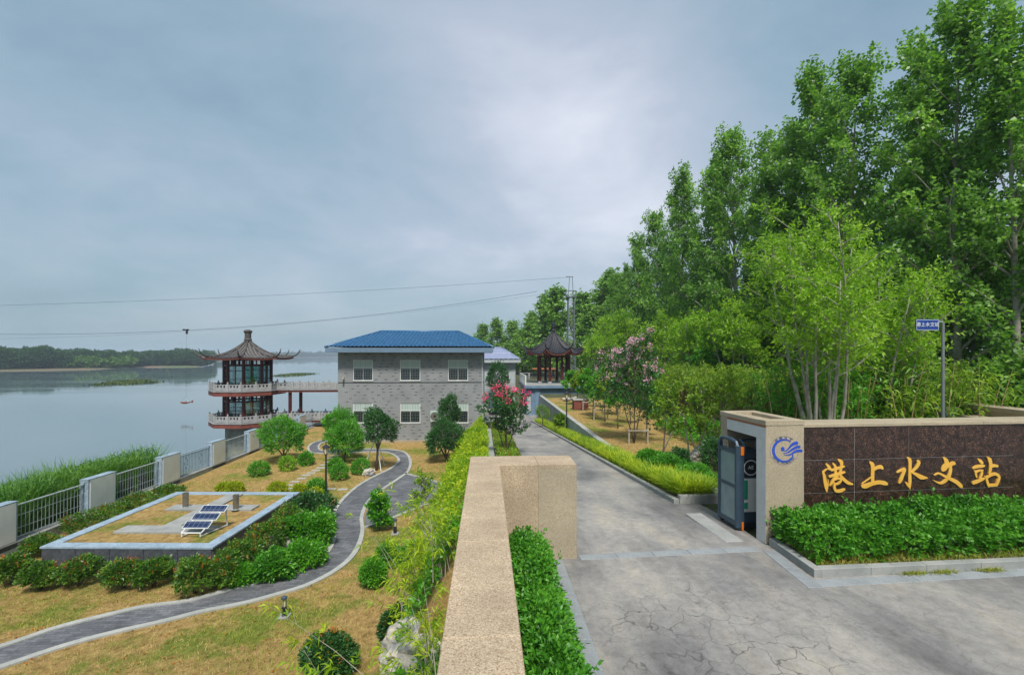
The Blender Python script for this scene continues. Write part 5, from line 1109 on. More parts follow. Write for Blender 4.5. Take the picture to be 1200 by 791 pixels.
# bamboo row with dry canes at the back of the lawn
def bamboo_row(name, label, X0, X1, Y0, Y1, h, n, seed, leafm, top_only=.45, w=.05, group=None, zbase=None, llen=.26):
    r = np.random.default_rng(seed); t = thing(name, label, 'bamboo', ((X0+X1)/2, Y0, 0), 0, group); ox, oy = (X0+X1)/2, Y0
    x = r.uniform(X0, X1, n)-ox; y = r.uniform(Y0, Y1, n)-oy; zb = hfun(x+ox, y+oy); hh = h*r.uniform(.75,1.08,n); m = MB()
    lx = r.normal(0,.12,n); ly = r.normal(0,.10,n); P = []
    for i in range(n):
        pts = [(x[i]+lx[i]*hh[i]*s**2, y[i]+ly[i]*hh[i]*s**2, zb[i]+hh[i]*s) for s in (0,.35,.7,1)]; m.tube(pts, [.026,.022,.016,.006], 4, False)
    k = 26; idx = np.repeat(np.arange(n), k); s = top_only+(1-top_only)*r.random(len(idx))**.8
    p = np.stack([x[idx]+lx[idx]*hh[idx]*s**2, y[idx]+ly[idx]*hh[idx]*s**2, zb[idx]+hh[idx]*s], 1)+r.normal(0,.16,(len(idx),3)); a = r.normal(0,.7,(len(idx),3)); a[:,2] += .3
    m.build('cane', LG['bambrown'], t, True, kind='stuff'); link('foliage', quads_mesh('foliage', shoots(p, a, 4, .18, llen, w, 1.0, r, .35), leafm), t); return t
bamboo_row('bamboo_hedge', 'row of bamboo with dry tan canes at the back of the lawn', 12.4, 14.2, 15.5, 50, 3.3, 900, 5, LG['olive'], .74, w=.045, llen=.2)
bamboo_row('bamboo_clump', 'dark green bamboo right behind the dark sign wall', 8.6, 13.0, 13.6, 15.6, 3.3, 150, 6, LG['fresh'], .15, llen=.2, w=.045)
bamboo_row('bamboo_clump', 'green bamboo with yellow canes near the street sign pole', 11.8, 14.6, 13.0, 14.6, 3.2, 60, 9, LG['olive'], .3, llen=.24, w=.05)
m = MB()
# multi-stemmed bright tree behind the sign wall
def multistem(name, label, X, Y, z, H, spread, n_st, matl, seed, nl=9, ntw=6, per=7, llen=.15, lw=.07, start=.42, cat='tree', bark='palebark', r0=.07, ll=1.5, group=None, twl=.6, up=.2, jit=.14, lean=None):
    r = np.random.default_rng(seed); t = thing(name, label, cat, (X, Y, z), 0, group); st = []
    for i in range(n_st):
        a = 6.283*i/n_st+r.normal(0,.3); tilt = spread*(.5+.7*r.random()); d = np.array([math.cos(a)*tilt, math.sin(a)*tilt, 1.]);
        if lean is not None: d += np.array(lean)
        d /= np.linalg.norm(d)
        st.append((np.array([math.cos(a)*.12, math.sin(a)*.12, 0]), d, H*(.78+.3*r.random()), r0*(.7+.5*r.random())))
    mb, P, D = limb_tree(r, H, r0, start, nl, lambda q: ll*(1.1-.6*q), lambda q: .15+.6*q, ntw, twl, .05, .98, .1, st); mb.build('trunk', MT[bark], t, True)
    p, a = twig_shoots(P, D, per, r, jit, up); link('crown', quads_mesh('crown', shoots(p, a, 5, .2, llen, lw, 1.1, r, .15), matl), t); return t
multistem('bright_tree', 'multi stemmed tree with yellow green feathery leaves rising behind the sign wall', W(962,470,13.2).x-.1, 13.0, -.3, 7.2, .27, 9, LG['bright'], 77, 10, 7, 5, .13, .05, .52, ll=1.3)
multistem('bright_tree', 'lower right part tree with spreading yellow green sprays beside the blue street sign', W(1038,470,14.2).x, 14.3, -.4, 6.1, .26, 6, LG['bright'], 78, 9, 7, 5, .13, .05, .5, ll=1.4)
mid = [(722,374,47,9.5,'broad',"broad yellow green tree with layered sprays above the lawn, left of the pink flowering tree",.35),(768,380,41,7,'x','yellow green tree behind the pink flowering tree',.3),(815,364,33.5,8,'x','bright green tree with airy top between the pink flowers and the bare stemmed one',.3),
 (704,402,52,6,'x','small yellow green tree between the black pavilion and the pink tree',.35),(868,358,28,7,'x','grey stemmed bright green tree whose thin trunks show below a flat crown',.25),(838,388,30.5,5,'x','low green tree in front of the poplars behind the bamboo row',.3)]
for i, (px, py, Y, w_, _, lb, spd) in enumerate(mid):
    X = W(px, 400, Y).x; d = Y*CA+X*SA; zt = CZ+(HY-py)*d/FPX; H = zt+.85
    multistem('leafy_tree', lb, X, Y, -.85, H, spd, 5, LG['bright'] if i != 5 else LG['fresh'], 90+i, 8, 6, 7,   .2, .085, .58, ll=1.3, twl=.8, jit=.2, r0=.09)
# pink flowering crape myrtle and young trees on the upper lawn
def young(px, py, top, wpx, matl, lb, seed, name='young_tree', st=1, llen=.1, lw=.055, start=.38, grp='young trees on the lawn', flowers=None, z=-.85, bark='bark', per=6, nl=11, ntw=5, ll=None, r0=.045, spread=.15, Y=None):
    X, Yg = G(px, py, z); Y = Yg; d = Y*CA+X*SA; k = d/FPX; H = (py-top)*k; w_ = wpx*k
    r = np.random.default_rng(seed); t = thing(name, lb, 'tree', (X, Y, z), 0, grp); sts = None
    if st > 1: sts = [(np.zeros(3), unit(np.array([[math.cos(6.283*i/st)*spread, math.sin(6.283*i/st)*spread, 1.]]))[0], H*(.85+.15*r.random()), r0*.7) for i in range(st)]
    mb, P, D = limb_tree(r, H*.93, r0, start, nl, lambda q: (ll or w_*.42)*(1.15-.75*q), lambda q: .3+.5*q, ntw, w_*.16, .04, 1.0, .3, sts); mb.build('trunk', MT[bark], t, True)
    p, a = twig_shoots(P, D, per, r, w_*.035, .4); sc_ = max(1, (d/16)**.7)
    link('crown', quads_mesh('crown', shoots(p, a, 5, llen*1.6, llen*sc_, lw*sc_, 1.0, r, .1), matl), t)
    if flowers:
        fm, nf = flowers; q = P+D; sel = np.argsort(-(q[:,2]+r.normal(0,.12*H,len(q))+.05*np.hypot(q[:,0],q[:,1])))[:nf]; fp = q[sel]
        fp = np.repeat(fp, 22, 0)+r.normal(0,.04*max(sc_,1)*1.3,(nf*22,3)); fp[:,2] += .05+np.abs(r.normal(0,.07,nf*22)); fd = r.normal(size=(nf*22,3))
        link('blossoms', quads_mesh('blossoms', leaves(fp, fd, .05*sc_, .05*sc_, r), fm), t)
    return t
young(743,519,411,104,LG['dark'],'crape myrtle with pink blossoms in the middle of the upper lawn',201,'flowering_tree',3,flowers=(MT['pinkfl'],95),per=8,nl=11,grp=None,llen=.1,spread=.3,r0=.05,start=.2)
young(776,548,446,58,LG['olive'],'young tree with an open crown behind a small wooden rail, right of the pink myrtle',202,grp=None,per=6,ntw=5,nl=11)
young(828,553,440,60,LG['olive'],'young pale leaved tree left of the gate pillar beside the boulders',203,grp=None,per=5,bark='palebark',nl=12,st=3,spread=.3)
yl = [(724,502,440,38),(709,494,436,36),(695,488,436,34),(684,481,436,30),(676,475,436,28),(668,469,436,26),(758,512,440,46),(739,497,436,38),(722,487,434,36),(707,478,432,34),(770,492,446,34)]
yn = ['young tree in the front lawn row just left of the pink myrtle trunk','young tree second left of the pink myrtle in the front row','young tree third from the myrtle in the front lawn row','young tree in the middle of the front lawn row','small young tree near the far lamp in the front row','small young tree beside the red brown box','furthest small young tree of the lawn by the terrace building','young tree in the second row behind the pink myrtle','young tree of the second row seen between two front row trunks','young tree of the second row level with the wall lamp','small far tree of the second row','young tree behind the small wooden rail of the open crowned tree','unused']; yn.pop(4) if len(yn) > len(yl) else None
for i, (px, py, top, wd_) in enumerate(yl):
    young(px, py, top, wd_, LG[['fresh','olive','fresh'][i % 3]], yn[i], 210+i, per=9, nl=9, ntw=5, llen=.1)
def stakes(px, py, h, lb, z=-.85, n=3, w_=.5, rail=False, matl='stake'):
    X, Y = G(px, py, z); t = thing('tree_stake', lb, 'tree stake', (X, Y, z), random.uniform(0,1) if not rail else 0)
    if rail:
        for x_ in (-.45,.45): MB().box(x_-.03,x_+.03,-.03,.03,-.05,h).build('post', MT[matl], t)
        MB().box(-.5,.5,-.06,-.031,h-.1,h-.03).build('cross_rail', MT[matl], t)
    else:
        for k in range(n): a_ = k*6.283/n+.4; MB().tube([(w_*math.cos(a_),w_*math.sin(a_),-.03),(.06*math.cos(a_),.06*math.sin(a_),h)], .028, 6).build('pole', MT[matl], t)
stakes(776,549,.62,'low wooden rail in front of the open crowned young tree',rail=True)
stakes(748,520,.7,'low wooden rail beside the pink flowering tree trunk',rail=True)
stakes(704,492,.7,'short wooden rail in the lawn rows nearest the retaining wall',rail=True)
stakes(690,481,.7,'short wooden rail far down the lawn rows',rail=True)
stakes(800,540,1.9,'leaning pale poles tied round the tree right of the pink myrtle',w_=.9)
stakes(835,550,1.9,'leaning pale poles tied round the tree next to the gate pillar',w_=.8)
stakes(441,549,1.7,'three leaning white poles around the dark tree inside the path bend',z=GZ,w_=.75,matl='white')
# things on the upper lawn: hive box and rocks
X, Y = G(680,480,-.85); hb = thing('wooden_hive', 'small red brown box with a pale lid at the far end of the lawn', 'box', (X, Y, -.85)); MB().cbox(-.55,.55,-.4,.4,.08,.75).build('body', MT['brickred'], hb); MB().cbox(-.62,.62,-.47,.47,.75,.86,.03).build('lid', MT['edging'], hb)
for x_ in (-.45,.45): MB().box(x_-.06,x_+.06,-.3,.3,-.02,.08).build('foot', MT['stake'], hb)
def boulder(px, py, wpx, hpx, lb, z, seed, dz=0, matl='boulder'):
    X, Y = G(px, py, z); k = (Y*CA+X*SA)/FPX; r = random.Random(seed); import bmesh
    bm = bmesh.new(); bmesh.ops.create_icosphere(bm, subdivisions=4, radius=1); off = Vector((seed*3.1, seed, 0))
    for v in bm.verts:
        p = v.co.copy(); n_ = mnoise.noise(p*1.1+off)*.38+mnoise.noise(p*2.6+off)*.2+mnoise.noise(p*6+off)*.08; c_ = mnoise.cell(p*1.7+off)*.13; v.co = p*(1+n_+c_)
        v.co.x *= wpx*k*.5; v.co.y *= wpx*k*.42; v.co.z = v.co.z*hpx*k*.55+hpx*k*.35
    me = bpy.data.meshes.new('boulder'); bm.to_mesh(me); bm.free(); me.materials.append(MT[matl]); o = link('boulder', me, None, label=lb, category='boulder'); o.location = (X, Y, z+dz); return o
boulder(490,788,84,62,'large pale limestone boulder among the bamboo at the foot of the granite wall',-2.35,3)
boulder(819,540,26,17,'angular pale boulder with a dark side in front of the young tree by the gate',-.55,5); boulder(842,536,22,18,'upright grey boulder next to the gate pillar',-.5,6); boulder(816,556,24,9,'flat pale stone on the ground among the bright shrubs left of the gate',-.3,8)
boulder(664,470,9,5,'pale rock beside the red brown box on the far lawn',-.85,9); boulder(674,469,8,5,'small white rock near the far lawn box, furthest right',-.85,10)
boulder(331,645,30,24,'pale rock half hidden in the green shrubs right of the raised bed',GZ,12)
boulder(432,557,14,9,'grey stone at the foot of the dark tree inside the path bend',GZ,14)
# ------------------------------------------------------------------ garden trees and shrubs
def round_tree(px, py, cx_, top, wpx, bot, matl, lb, seed, n=900, llen=.11, lw=.056, z=GZ, stems=4, bark='bark', lump=.35, low=-.8, **kw):
    X, Y = G(px, py, z); k = (Y*CA+X*SA)/FPX; r = np.random.default_rng(seed); H = (py-top)*k; h = (bot-top)*k; w_ = wpx*k
    t = thing('garden_tree', lb, 'tree', (X, Y, z), 0, None); xo = (cx_-px)*k
    p, d = ellip_points(int(n*1.9), w_*.86, h*.92, H-h/2, r, lump, 18, .5, low); p[:,0] += xo
    link('crown', quads_mesh('crown', shoots(p, d+np.array([0,0,.5])+r.normal(0,.4,(len(p),3)), 6, llen*1.5, llen, lw, .95, r), matl), t)
    m = MB(); m.tube([(0,0,-.05),(xo*.2,.02,(H-h)*.6),(xo*.4,0,H-h+.1*h)], [.075,.06,.05], 7)
    for i in range(stems):
        a_ = 6.283*i/stems+.5; m.tube([(xo*.3,0,(H-h)*.8),(xo*.6+math.cos(a_)*w_*.15, math.sin(a_)*w_*.15, H-h*.7),(xo+math.cos(a_)*w_*.3, math.sin(a_)*w_*.3, H-h*.3)], [.045,.03,.01], 5)
    m.build('trunk', MT[bark], t, True); return t
round_tree(332,541,333,488,60,534,LG['fresh'],'round bright green tree standing in front of the river pavilion',301,1000)
round_tree(403,541,405,494,52,532,LG['fresh'],'bright green tree with spreading crown between the stepping stones and the path bend',302,900)
round_tree(396,533,398,478,40,512,LG['fresh'],'bright green tree half hidden behind another by the left corner of the house',303,650)
round_tree(441,551,446,474,40,522,LG['dark'],'dark green tree supported by white poles in front of the house windows',304,750,lump=.5)
round_tree(524,541,520,489,50,536,LG['dark'],'wide dark green bushy tree below the air conditioner',305,950,stems=6)
round_tree(529,524,527,461,26,500,LG['dark'],'narrow upright dark green tree rising against the house wall left of the last windows',306,600,lump=.4)
round_tree(582,480,582,421,28,462,LG['dark'],'dark leafy tree standing before the rear house',307,420,llen=.2,lw=.1)
young(593,531,462,58,LG['dark'],'small tree with crimson blossoms beside the upper drive',310,'flowering_tree',4,flowers=(MT['redfl'],30),z=float(zr(20.5)),grp=None,per=5,nl=9,start=.3,spread=.42,llen=.09,lw=.055)
young(445,622,581,28,LG['fresh'],'small bushy sapling at the edge of the paved apron',311,'sapling',3,z=GZ,grp=None,per=6,nl=8,start=.15,llen=.11,lw=.06,r0=.02)
young(496,622,556,52,LG['olive'],'slender tree with thin olive leaves beside the paved apron',312,'sapling',1,z=GZ,grp=None,per=4,nl=10,start=.3,llen=.09,lw=.05,r0=.035)
young(655,509,486,14,LG['olive'],'thin small shrub against the white retaining wall left of the lamp post',313,'shrub',2,z=float(zr(33)),grp=None,per=4,nl=6,start=.3,r0=.02)
def topiary(X, Y, z, w_, h, st, matl, lb, seed, n=350, llen=.09):
    r = np.random.default_rng(seed); t = thing('clipped_tree', lb, 'shrub', (X, Y, z)); p, d = ellip_points(n, w_, h, st+h/2, r, .15, 10, .7, -.95)
    link('crown', quads_mesh('crown', shoots(p, d, 5, llen*1.3, llen, llen*.5, 1.0, r), matl), t); MB().tube([(0,0,-.05),(0,0,st+.1)], .04, 6).build('trunk', MT['bark'], t)
topiary(W(636,480,38).x, 38, float(zr(38)), 1.0, .95, .75, LG['olive'], 'small clipped ball tree by the far end of the white retaining wall', 315)
balls = [(438,686,35,35,'fresh','ball shaped green shrub on the dry lawn, nearest of the three'),(456,662,32,30,'fresh','ball shaped green shrub behind the nearest one'),(483,662,34,32,'fresh','ball shaped green shrub touching the bamboo by the wall'),(386,790,70,56,'dark','wide dark shrub with reddish tips at the bottom of the lawn'),(466,752,46,46,'dark','dark leafy shrub at the left of the boulder'),
 (303.6,557,22,16,'fresh','small round green shrub beside the white fence wall, left of the round tree'),(337,551,19,17,'bright','small shrub with yellow tips just below the round tree'),(358.5,545,17,15,'fresh','small round green shrub right of the round tree'),(393.5,552,17,14,'fresh','small green shrub behind another near the stepping stones'),(398,562,22,20,'fresh','small green shrub in front of the pair near the stepping stones'),
 (422.6,555,21,18,'fresh','small green shrub left of the poled dark tree'),(370,578,23,16,'fresh','low round green shrub beside the lamp post'),(325,579,20,13,'yellow','low golden shrub behind the raised bed, left of the pair'),(351,581,17,12,'yellow','low golden shrub behind the raised bed corner, right of the pair'),(369,583,14,9,'yellow','tiny golden shrub at the foot of the lamp post'),(275,577,18,11,'yellow','golden green shrub behind the far coping of the raised bed'),(262,575,14,7,'yellow','thin golden shrub at the far left behind the raised bed'),
 (446,582,1,1,'fresh','')]
for i, (px, py, w_, h_, mk_, lb) in enumerate(balls):
    if w_ < 2: continue
    near = py > 640; z_ = GZ if py < 700 or px < 420 else -2.95
    shrub('round_shrub', lb, 'shrub', px, py, w_*(.82 if near else .95), h_*(.86 if near else .95), LG[mk_], z=z_, n=(620 if near else 260)*(2 if py > 740 else 1), llen=.075, lw=.036, stem=.06, seed=i, lump=.18, accent=LG['redtip'] if mk_ == 'dark' else (LG['yellow'] if mk_ == 'bright' else None), afrac=.06)
reds = [(14,684,40,44,'leftmost red tipped shrub by the first white fence pier'),(50,650,44,26,'red tipped shrub between the fence and the corner of the raised bed'),(47,691,40,38,'small red tipped shrub on thin stems, second from the left in the front row'),(93,686,54,42,'full red tipped shrub in front of the left part of the dark stone panels'),(145,689,50,44,'red tipped shrub before the middle of the raised bed'),
 (180,687,46,40,'red tipped shrub touching its left neighbour before the raised bed'),(229,695,58,52,'tall yellowish shrub on a clear stem before the right part of the raised bed')]
for i, (px, py, w_, h_, lb) in enumerate(reds): shrub('photinia_shrub', lb, 'shrub', px, py, w_*.78, h_*.76, LG['photinia'], n=480, llen=.085, lw=.042, stem=.3, seed=50+i, group='red tipped shrubs round the raised bed', accent=LG['redtip'], afrac=.11, lump=.4)
fl = [(100,622,62,20,'low red tipped shrub by the fence beside the first stretch of railing'),(133,607,40,15,'low red tipped shrub at the foot of the second white pier'),(165,593,44,14,'low dark shrub along the left coping of the raised bed'),(196,581,34,10,'thin low shrub at the far left corner of the raised bed')]
for i, (px, py, w_, h_, lb) in enumerate(fl): shrub('low_shrub', lb, 'shrub', px, py, w_, h_, LG['photinia'], n=420, llen=.07, lw=.035, stem=.05, seed=70+i, accent=LG['redtip'], afrac=.10, lump=.4, group='low shrubs between fence and raised bed')
rt = [(262,688,44,46,'photinia','dark shrub at the near right corner of the raised bed'),(287,672,44,50,'photinia','red tipped dark shrub along the right side of the raised bed, nearest'),(315,652,46,54,'photinia','red tipped shrub halfway along the right side of the raised bed'),(338,636,42,50,'photinia','red tipped shrub near the far right side of the raised bed'),(366,612,50,38,'dark','broad dark leaved shrub at the foot of the garden lamp'),(352,640,46,46,'fresh','light green shrub in the middle of the group beside the path'),
 (372,640,36,44,'fresh','light green shrub leaning over the path edging below the lamp'),(322,678,44,34,'hedge','glossy green shrub in front of the half hidden rock'),(356,662,50,28,'fresh','low light green shrub along the path edging'),(283,684,22,24,'fresh','small bright green shrub near the path, apart from the group'),(313,678,30,22,'fresh','low bright green shrub next to the path edge, left of the light group'),(378,622,24,26,'hedge','glossy shrub overlapping the curved edging below the lamp post')]
for i, (px, py, w_, h_, mk_, lb) in enumerate(rt): shrub('garden_shrub', lb, 'shrub', px, py, w_*.9, h_*.86, LG[mk_], n=560, llen=.11 if mk_ != 'photinia' else .08, lw=.05 if mk_ != 'photinia' else .04, stem=.1, seed=90+i, lump=.4, accent=LG['redtip'] if mk_ == 'photinia' else None, afrac=.07)
# shrubs left of the gate
gs = [(782,560,44,26,'hedge','bright green shrub right behind the yellow lilies near the gate'),(812,574,46,30,'fresh','bright green low shrub between the lilies and the gate pillar'),(840,560,40,50,'dark','rounded dark shrub against the gate pillar'),(838,583,36,26,'hedge','low glossy shrub at the foot of the gate pillar'),(762,548,34,20,'fresh','low green shrub on the lawn edge beside the lilies'),(796,552,30,24,'dark','feathery dark shrub below the leaning poles')]
for i, (px, py, w_, h_, mk_, lb) in enumerate(gs): shrub('garden_shrub', lb, 'shrub', px, py, w_, h_, LG[mk_], z=-.35, n=620, llen=.07, lw=.036, stem=.06, seed=120+i, lump=.35)
mass('ground_cover', '', '', 9.6, 12.4, 18, 27, zl, .7, LG['fresh'], 3800, .12, .06, sl=.15, r=np.random.default_rng(31))
# clipped hedges
def hedge(name, label, X0, X1, Y0, Y1, zb, h, n, llen, lw, matl, rot=None, seed=1, bumps=2.2, sl=.09, nleaf=7):
    r = np.random.default_rng(seed); p, ax = mass('', '', '', X0, X1, Y0, Y1, lambda x, y: x*0+zb, h, None, n, 0, 0, kind=None, r=r, bumps=bumps, low=.05)
    tall = r.random(n) < .05; p[tall,2] += r.random(tall.sum())*.16; p[:,0] += np.where(tall, r.normal(0,.06,n), 0); V = shoots(p, ax, nleaf, sl, llen, lw, 1.05, r); t = thing(name, label, 'hedge')
    m = MB(); k = int(n/90)
    for i in range(k): q = p[r.integers(len(p))]; m.tube([(q[0],q[1],zb-.05),(q[0]+r.normal(0,.05),q[1]+r.normal(0,.05),q[2]*.6+zb*.4),tuple(q)], [.012,.009,.004], 4, False)
    a = link('foliage', quads_mesh('foliage', V, matl), t); b = m.build('stem', MT['bark'], t, True, kind='stuff')
    q = p[r.random(n) < .012]+np.array([0,0,.02]); link('dry_leaves', quads_mesh('dry_leaves', leaves(q, r.normal(size=(len(q),3)), llen, lw, r), LG['drygrass']), t, kind='stuff')
    if rot: t.location = rot[0]; t.rotation_euler.z = rot[1]
    return t
hedge('clipped_hedge', 'glossy green hedge filling the bed between the long granite wall and the forecourt slabs', .30, .86, 1.2, 7.75, 0, .62, 6400, .062, .031, LG['hedge'], seed=3, bumps=3.4, sl=.13)
hedge('clipped_hedge', 'wide glossy green hedge in front of the dark sign wall', .12, 8.2, -1.05, .10, .08, .64, 9000, .075, .04, LG['hedge'], rot=(tuple(P0), GA), seed=4, bumps=3.6, sl=.13)
r = np.random.default_rng(8); n = 12000; x = -2.1+2.15*r.random(n)**.8; y = 9.6+26*r.random(n)**1.35; nz = np.array([mnoise.noise(Vector((a*1.1, b*1.1, 0))) for a, b in zip(x, y)])
zb_ = hfun(np.minimum(x,-.01), y); hh = np.clip(.5+.9*nz, .1, 1.3)*np.where(x > -.25, .55, 1.0); p = np.stack([x, y, zb_+hh*(1-.6*r.random(n)**2)], 1); ax = r.normal(0,.45,(n,3)); ax[:,2] += .9; ax[:,0] -= .3; kk_ = (nz > -.12-.02*(y-9)) & (r.random(n) < np.clip((y-9.5)/7, .12, 1)); p = p[kk_]; ax = ax[kk_]; n = len(p)
t = thing('golden_shrub_bank', 'bank of golden green shrubs spilling down left of the low kerb wall', 'shrubs'); link('foliage', quads_mesh('foliage', shoots(p, ax, 6, .17, .12, .04, .9, r, .12), LG['bank']), t)
m = MB()
for i in range(60): q = p[r.integers(n)]; m.tube([(q[0],q[1],float(hfun(min(q[0],-.01),q[1]))-.05), tuple(q)], [.014,.004], 4, False)
m.build('stem', MT['palebark'], t, kind='stuff')
# left bed ground cover beside the drive, orange tipped
r = np.random.default_rng(9); n = 2600; x = r.uniform(.4,1.35,n); y = 8.8+34*r.random(n)**1.3; p = np.stack([x, y, zr(y)+.05+.22*r.random(n)], 1); ax = r.normal(0,.5,(n,3)); ax[:,2] += 1
link('bed_plants', quads_mesh('bed_plants', shoots(p, ax, 5, .1, .09, .04, .9, r), LG['olive']), None, kind='stuff')
sel = r.random(n) < .12; link('orange_bed_flowers', quads_mesh('orange_bed_flowers', shoots(p[sel]+np.array([0,0,.08]), ax[sel], 5, .05, .05, .04, 1, r), LG['redtip']), None, kind='stuff')
# lilies right of the drive
r = np.random.default_rng(10); n = 20000; y = 11.35+35*r.random(n)**1.7; x = r.uniform(4.68,5.3,n); zz = zr(y); pc_ = np.stack([x, y, zz], 1); q = np.round(pc_[:, :2]/.16)*.16+r.normal(0,.03,(n,2)); pc_[:, :2] = q; pc_[:,0] = np.clip(pc_[:,0], 4.64, 5.34)
link('lily_bed', quads_mesh('lily_bed', blades(pc_, .52+.18*np.exp(-(pc_[:,1]-11)/3), .024, .95, r, 3), LG['lily']), None, kind='stuff')
MB().add([(4.5,11.18,.0),(5.45,11.18,.0),(5.45,13.5,float(zr(13.5))+.03),(4.5,13.5,float(zr(13.5))+.03)], [(0,1,2,3)]).build('bed_soil', MT['soil'], kind='structure')
# ------------------------------------------------------------------ bamboo beside the camera wall
def bamboo_near(X, Y, z, H, ncane, seed, lb, lean, per=26, leafm='bamboo', llen=.16):
    r = np.random.default_rng(seed); t = thing('bamboo_plant', lb, 'bamboo', (X, Y, z), 0, 'bamboo plants along the granite wall'); m = MB(); P = []; A = []
    for i in range(ncane):
        b = r.normal(0,.16,2); l = np.array([lean[0], lean[1]])+r.normal(0,.28,2); h = H*(.5+.42*r.random()); pts = [(b[0]+l[0]*h*s**2, b[1]+l[1]*h*s**2, h*(s-.12*s**2)) for s in np.linspace(0,1,7)]
        m.tube(pts, [.011,.010,.009,.008,.006,.004,.002], 5, False)
        for j in range(per):
            s = .35+.65*r.random(); k = s*6; a = int(min(k,5)); c = np.array(pts[a])*(1-(k-a))+np.array(pts[a+1])*(k-a); d = r.normal(size=3); d[2] = abs(d[2])*.5; d = d/np.linalg.norm(d)*(.16+.3*r.random())
            m.tube([tuple(c), tuple(c+d)], [.003,.0015], 3, False) if j % 3 == 0 else None; P.append(c+d); A.append(d); P.append(c+d*.6+r.normal(0,.04,3)); A.append(d)
    P = np.array(P); A = unit(np.array(A)); A[:,2] -= .15
    m.build('cane', MT['palebark'], t, True); link('foliage', quads_mesh('foliage', shoots(P, A, 6, .06, llen, .024, .85, r, .3), LG[leafm]), t)
bn = [(-1.35,4.3,-2.5,1.75,5,(-.12,0),'nearest arching bamboo at the bottom beside the boulder'),(-1.55,6.4,-2.7,2.3,6,(-.15,.1),'spreading bamboo left of the boulder top'),(-.75,6.3,-2.4,2.9,6,(-.15,.0),'thin bamboo with pale bare twigs against the wall'),(-1.0,7.6,-2.5,2.9,6,(-.12,.1),'bamboo midway along the granite wall'),(-.8,8.8,-2.3,3.2,7,(-.1,.1),'bamboo where the golden shrubs begin'),(-1.5,10.2,-2.7,3.0,7,(-.1,0),'pale stemmed bamboo behind the slender olive tree'),(-1.2,12.0,-2.5,2.8,7,(0,.1),'furthest bamboo merging into the golden shrubs')]
for i, (X, Y, z, H, nc, ln, lb) in enumerate(bn): bamboo_near(X, Y, float(hfun(X, Y)), (H+z)-float(hfun(X, Y))+.0, nc, 400+i, lb, ln, 17 if i < 2 else 11)
mass('slope_undergrowth', '', '', -1.5, -.32, 6.6, 10.5, lambda x, y: hfun(x, y), .6, LG['fresh'], 900, .10, .05, sl=.14, r=np.random.default_rng(77), bumps=2.5)
mass('slope_undergrowth', '', '', -1.1, -.32, 3.6, 6.6, lambda x, y: hfun(x, y), .6, LG['bank'], 500, .10, .04, sl=.14, r=np.random.default_rng(78), bumps=2.5)
# ------------------------------------------------------------------ reeds, rubble bank, grass, far trees
r = np.random.default_rng(12); n = 60000; x = -16.3-12*r.random(n)**1.15; y = 6+20.5*r.random(n); zz = np.maximum(hfun(x, y), -5.7); p = np.stack([x, y, zz], 1)
k = (y < 24.5+r.normal(0,.8,n)) & ((x > -25.5+r.normal(0,1,n)) | (y > 14)); p = p[k]
link('reed_bed', quads_mesh('reed_bed', blades(p, 2.35*(1+.14*np.sin(p[:,0]*1.3)*np.cos(p[:,1]*.9)), .06, .45, r, 3), LG['reed']), None, kind='stuff')
q = p[r.random(len(p)) < .5]; q = q+np.stack([r.normal(0,.1,len(q)), r.normal(0,.1,len(q)), r.random(len(q))**.7*1.9], 1); ax = r.normal(0,.3,(len(q),3)); ax[:,2] += 1
link('reed_leaves', quads_mesh('reed_leaves', shoots(q, ax, 4, .25, .34, .045, .9, r, .3), LG['reed']), None, kind='stuff')
r = np.random.default_rng(13); n = 9000; p = np.stack([-16.3-2.2*r.random(n), 24+24*r.random(n), np.zeros(n)], 1); p[:,2] = hfun(p[:,0], p[:,1])
link('bank_weeds', quads_mesh('bank_weeds', blades(p[r.random(n) < .6], .4, .03, .8, r, 2), LG['grass']), None, kind='stuff')
n = 130000; r = np.random.default_rng(14); x = r.uniform(-15.2,-1.2,n); y = 6.5+28*r.random(n)**1.4; p = np.stack([x, y, np.full(n, GZ)], 1)
pq = np.array([(a.x, a.y) for a in LP]+[(a.x, a.y) for a in RP[::-1]])
def inside(pts, poly):
    c = np.zeros(len(pts), bool); m_ = len(poly)
    for i in range(m_):
        x0, y0 = poly[i]; x1, y1 = poly[(i+1) % m_]; cond = ((y0 > pts[:,1]) != (y1 > pts[:,1])); xi = (x1-x0)*(pts[:,1]-y0)/(y1-y0+1e-12)+x0; c ^= cond & (pts[:,0] < xi)
    return c
ok_ = ~inside(p, pq) & ~inside(p, np.array(ap)) & ~((p[:,0] > BX0-.25) & (p[:,0] < BX1+.25) & (p[:,1] > BY0-.25) & (p[:,1] < BY1+.25)) & (hfun(p[:,0], p[:,1]) < -3.14)
p = p[ok_]; nzz = np.array([mnoise.noise(Vector((a*.28, b_*.42, 7)))+.5*mnoise.noise(Vector((a*1.3, b_*1.3, 2))) for a, b_, _ in p]); grn = nzz+r.normal(0,.08,len(p)) > .06; dry = ~grn & (r.random(len(p)) < .6)
link('lawn_grass', quads_mesh('lawn_grass', blades(p[dry], .06, .013, 1.0, r, 1), LG['drygrass']), None, kind='stuff'); link('green_lawn_grass', quads_mesh('green_lawn_grass', blades(p[grn], .08, .014, 1.0, r, 1), LG['grass']), None, kind='stuff')
lt = p[r.random(len(p)) < .012]+np.array([0,0,.03]); link('fallen_leaves', quads_mesh('fallen_leaves', leaves(lt, r.normal(size=(len(lt),3))*np.array([1,1,.2]), .06, .045, r), LG['redtip']), None, kind='stuff')
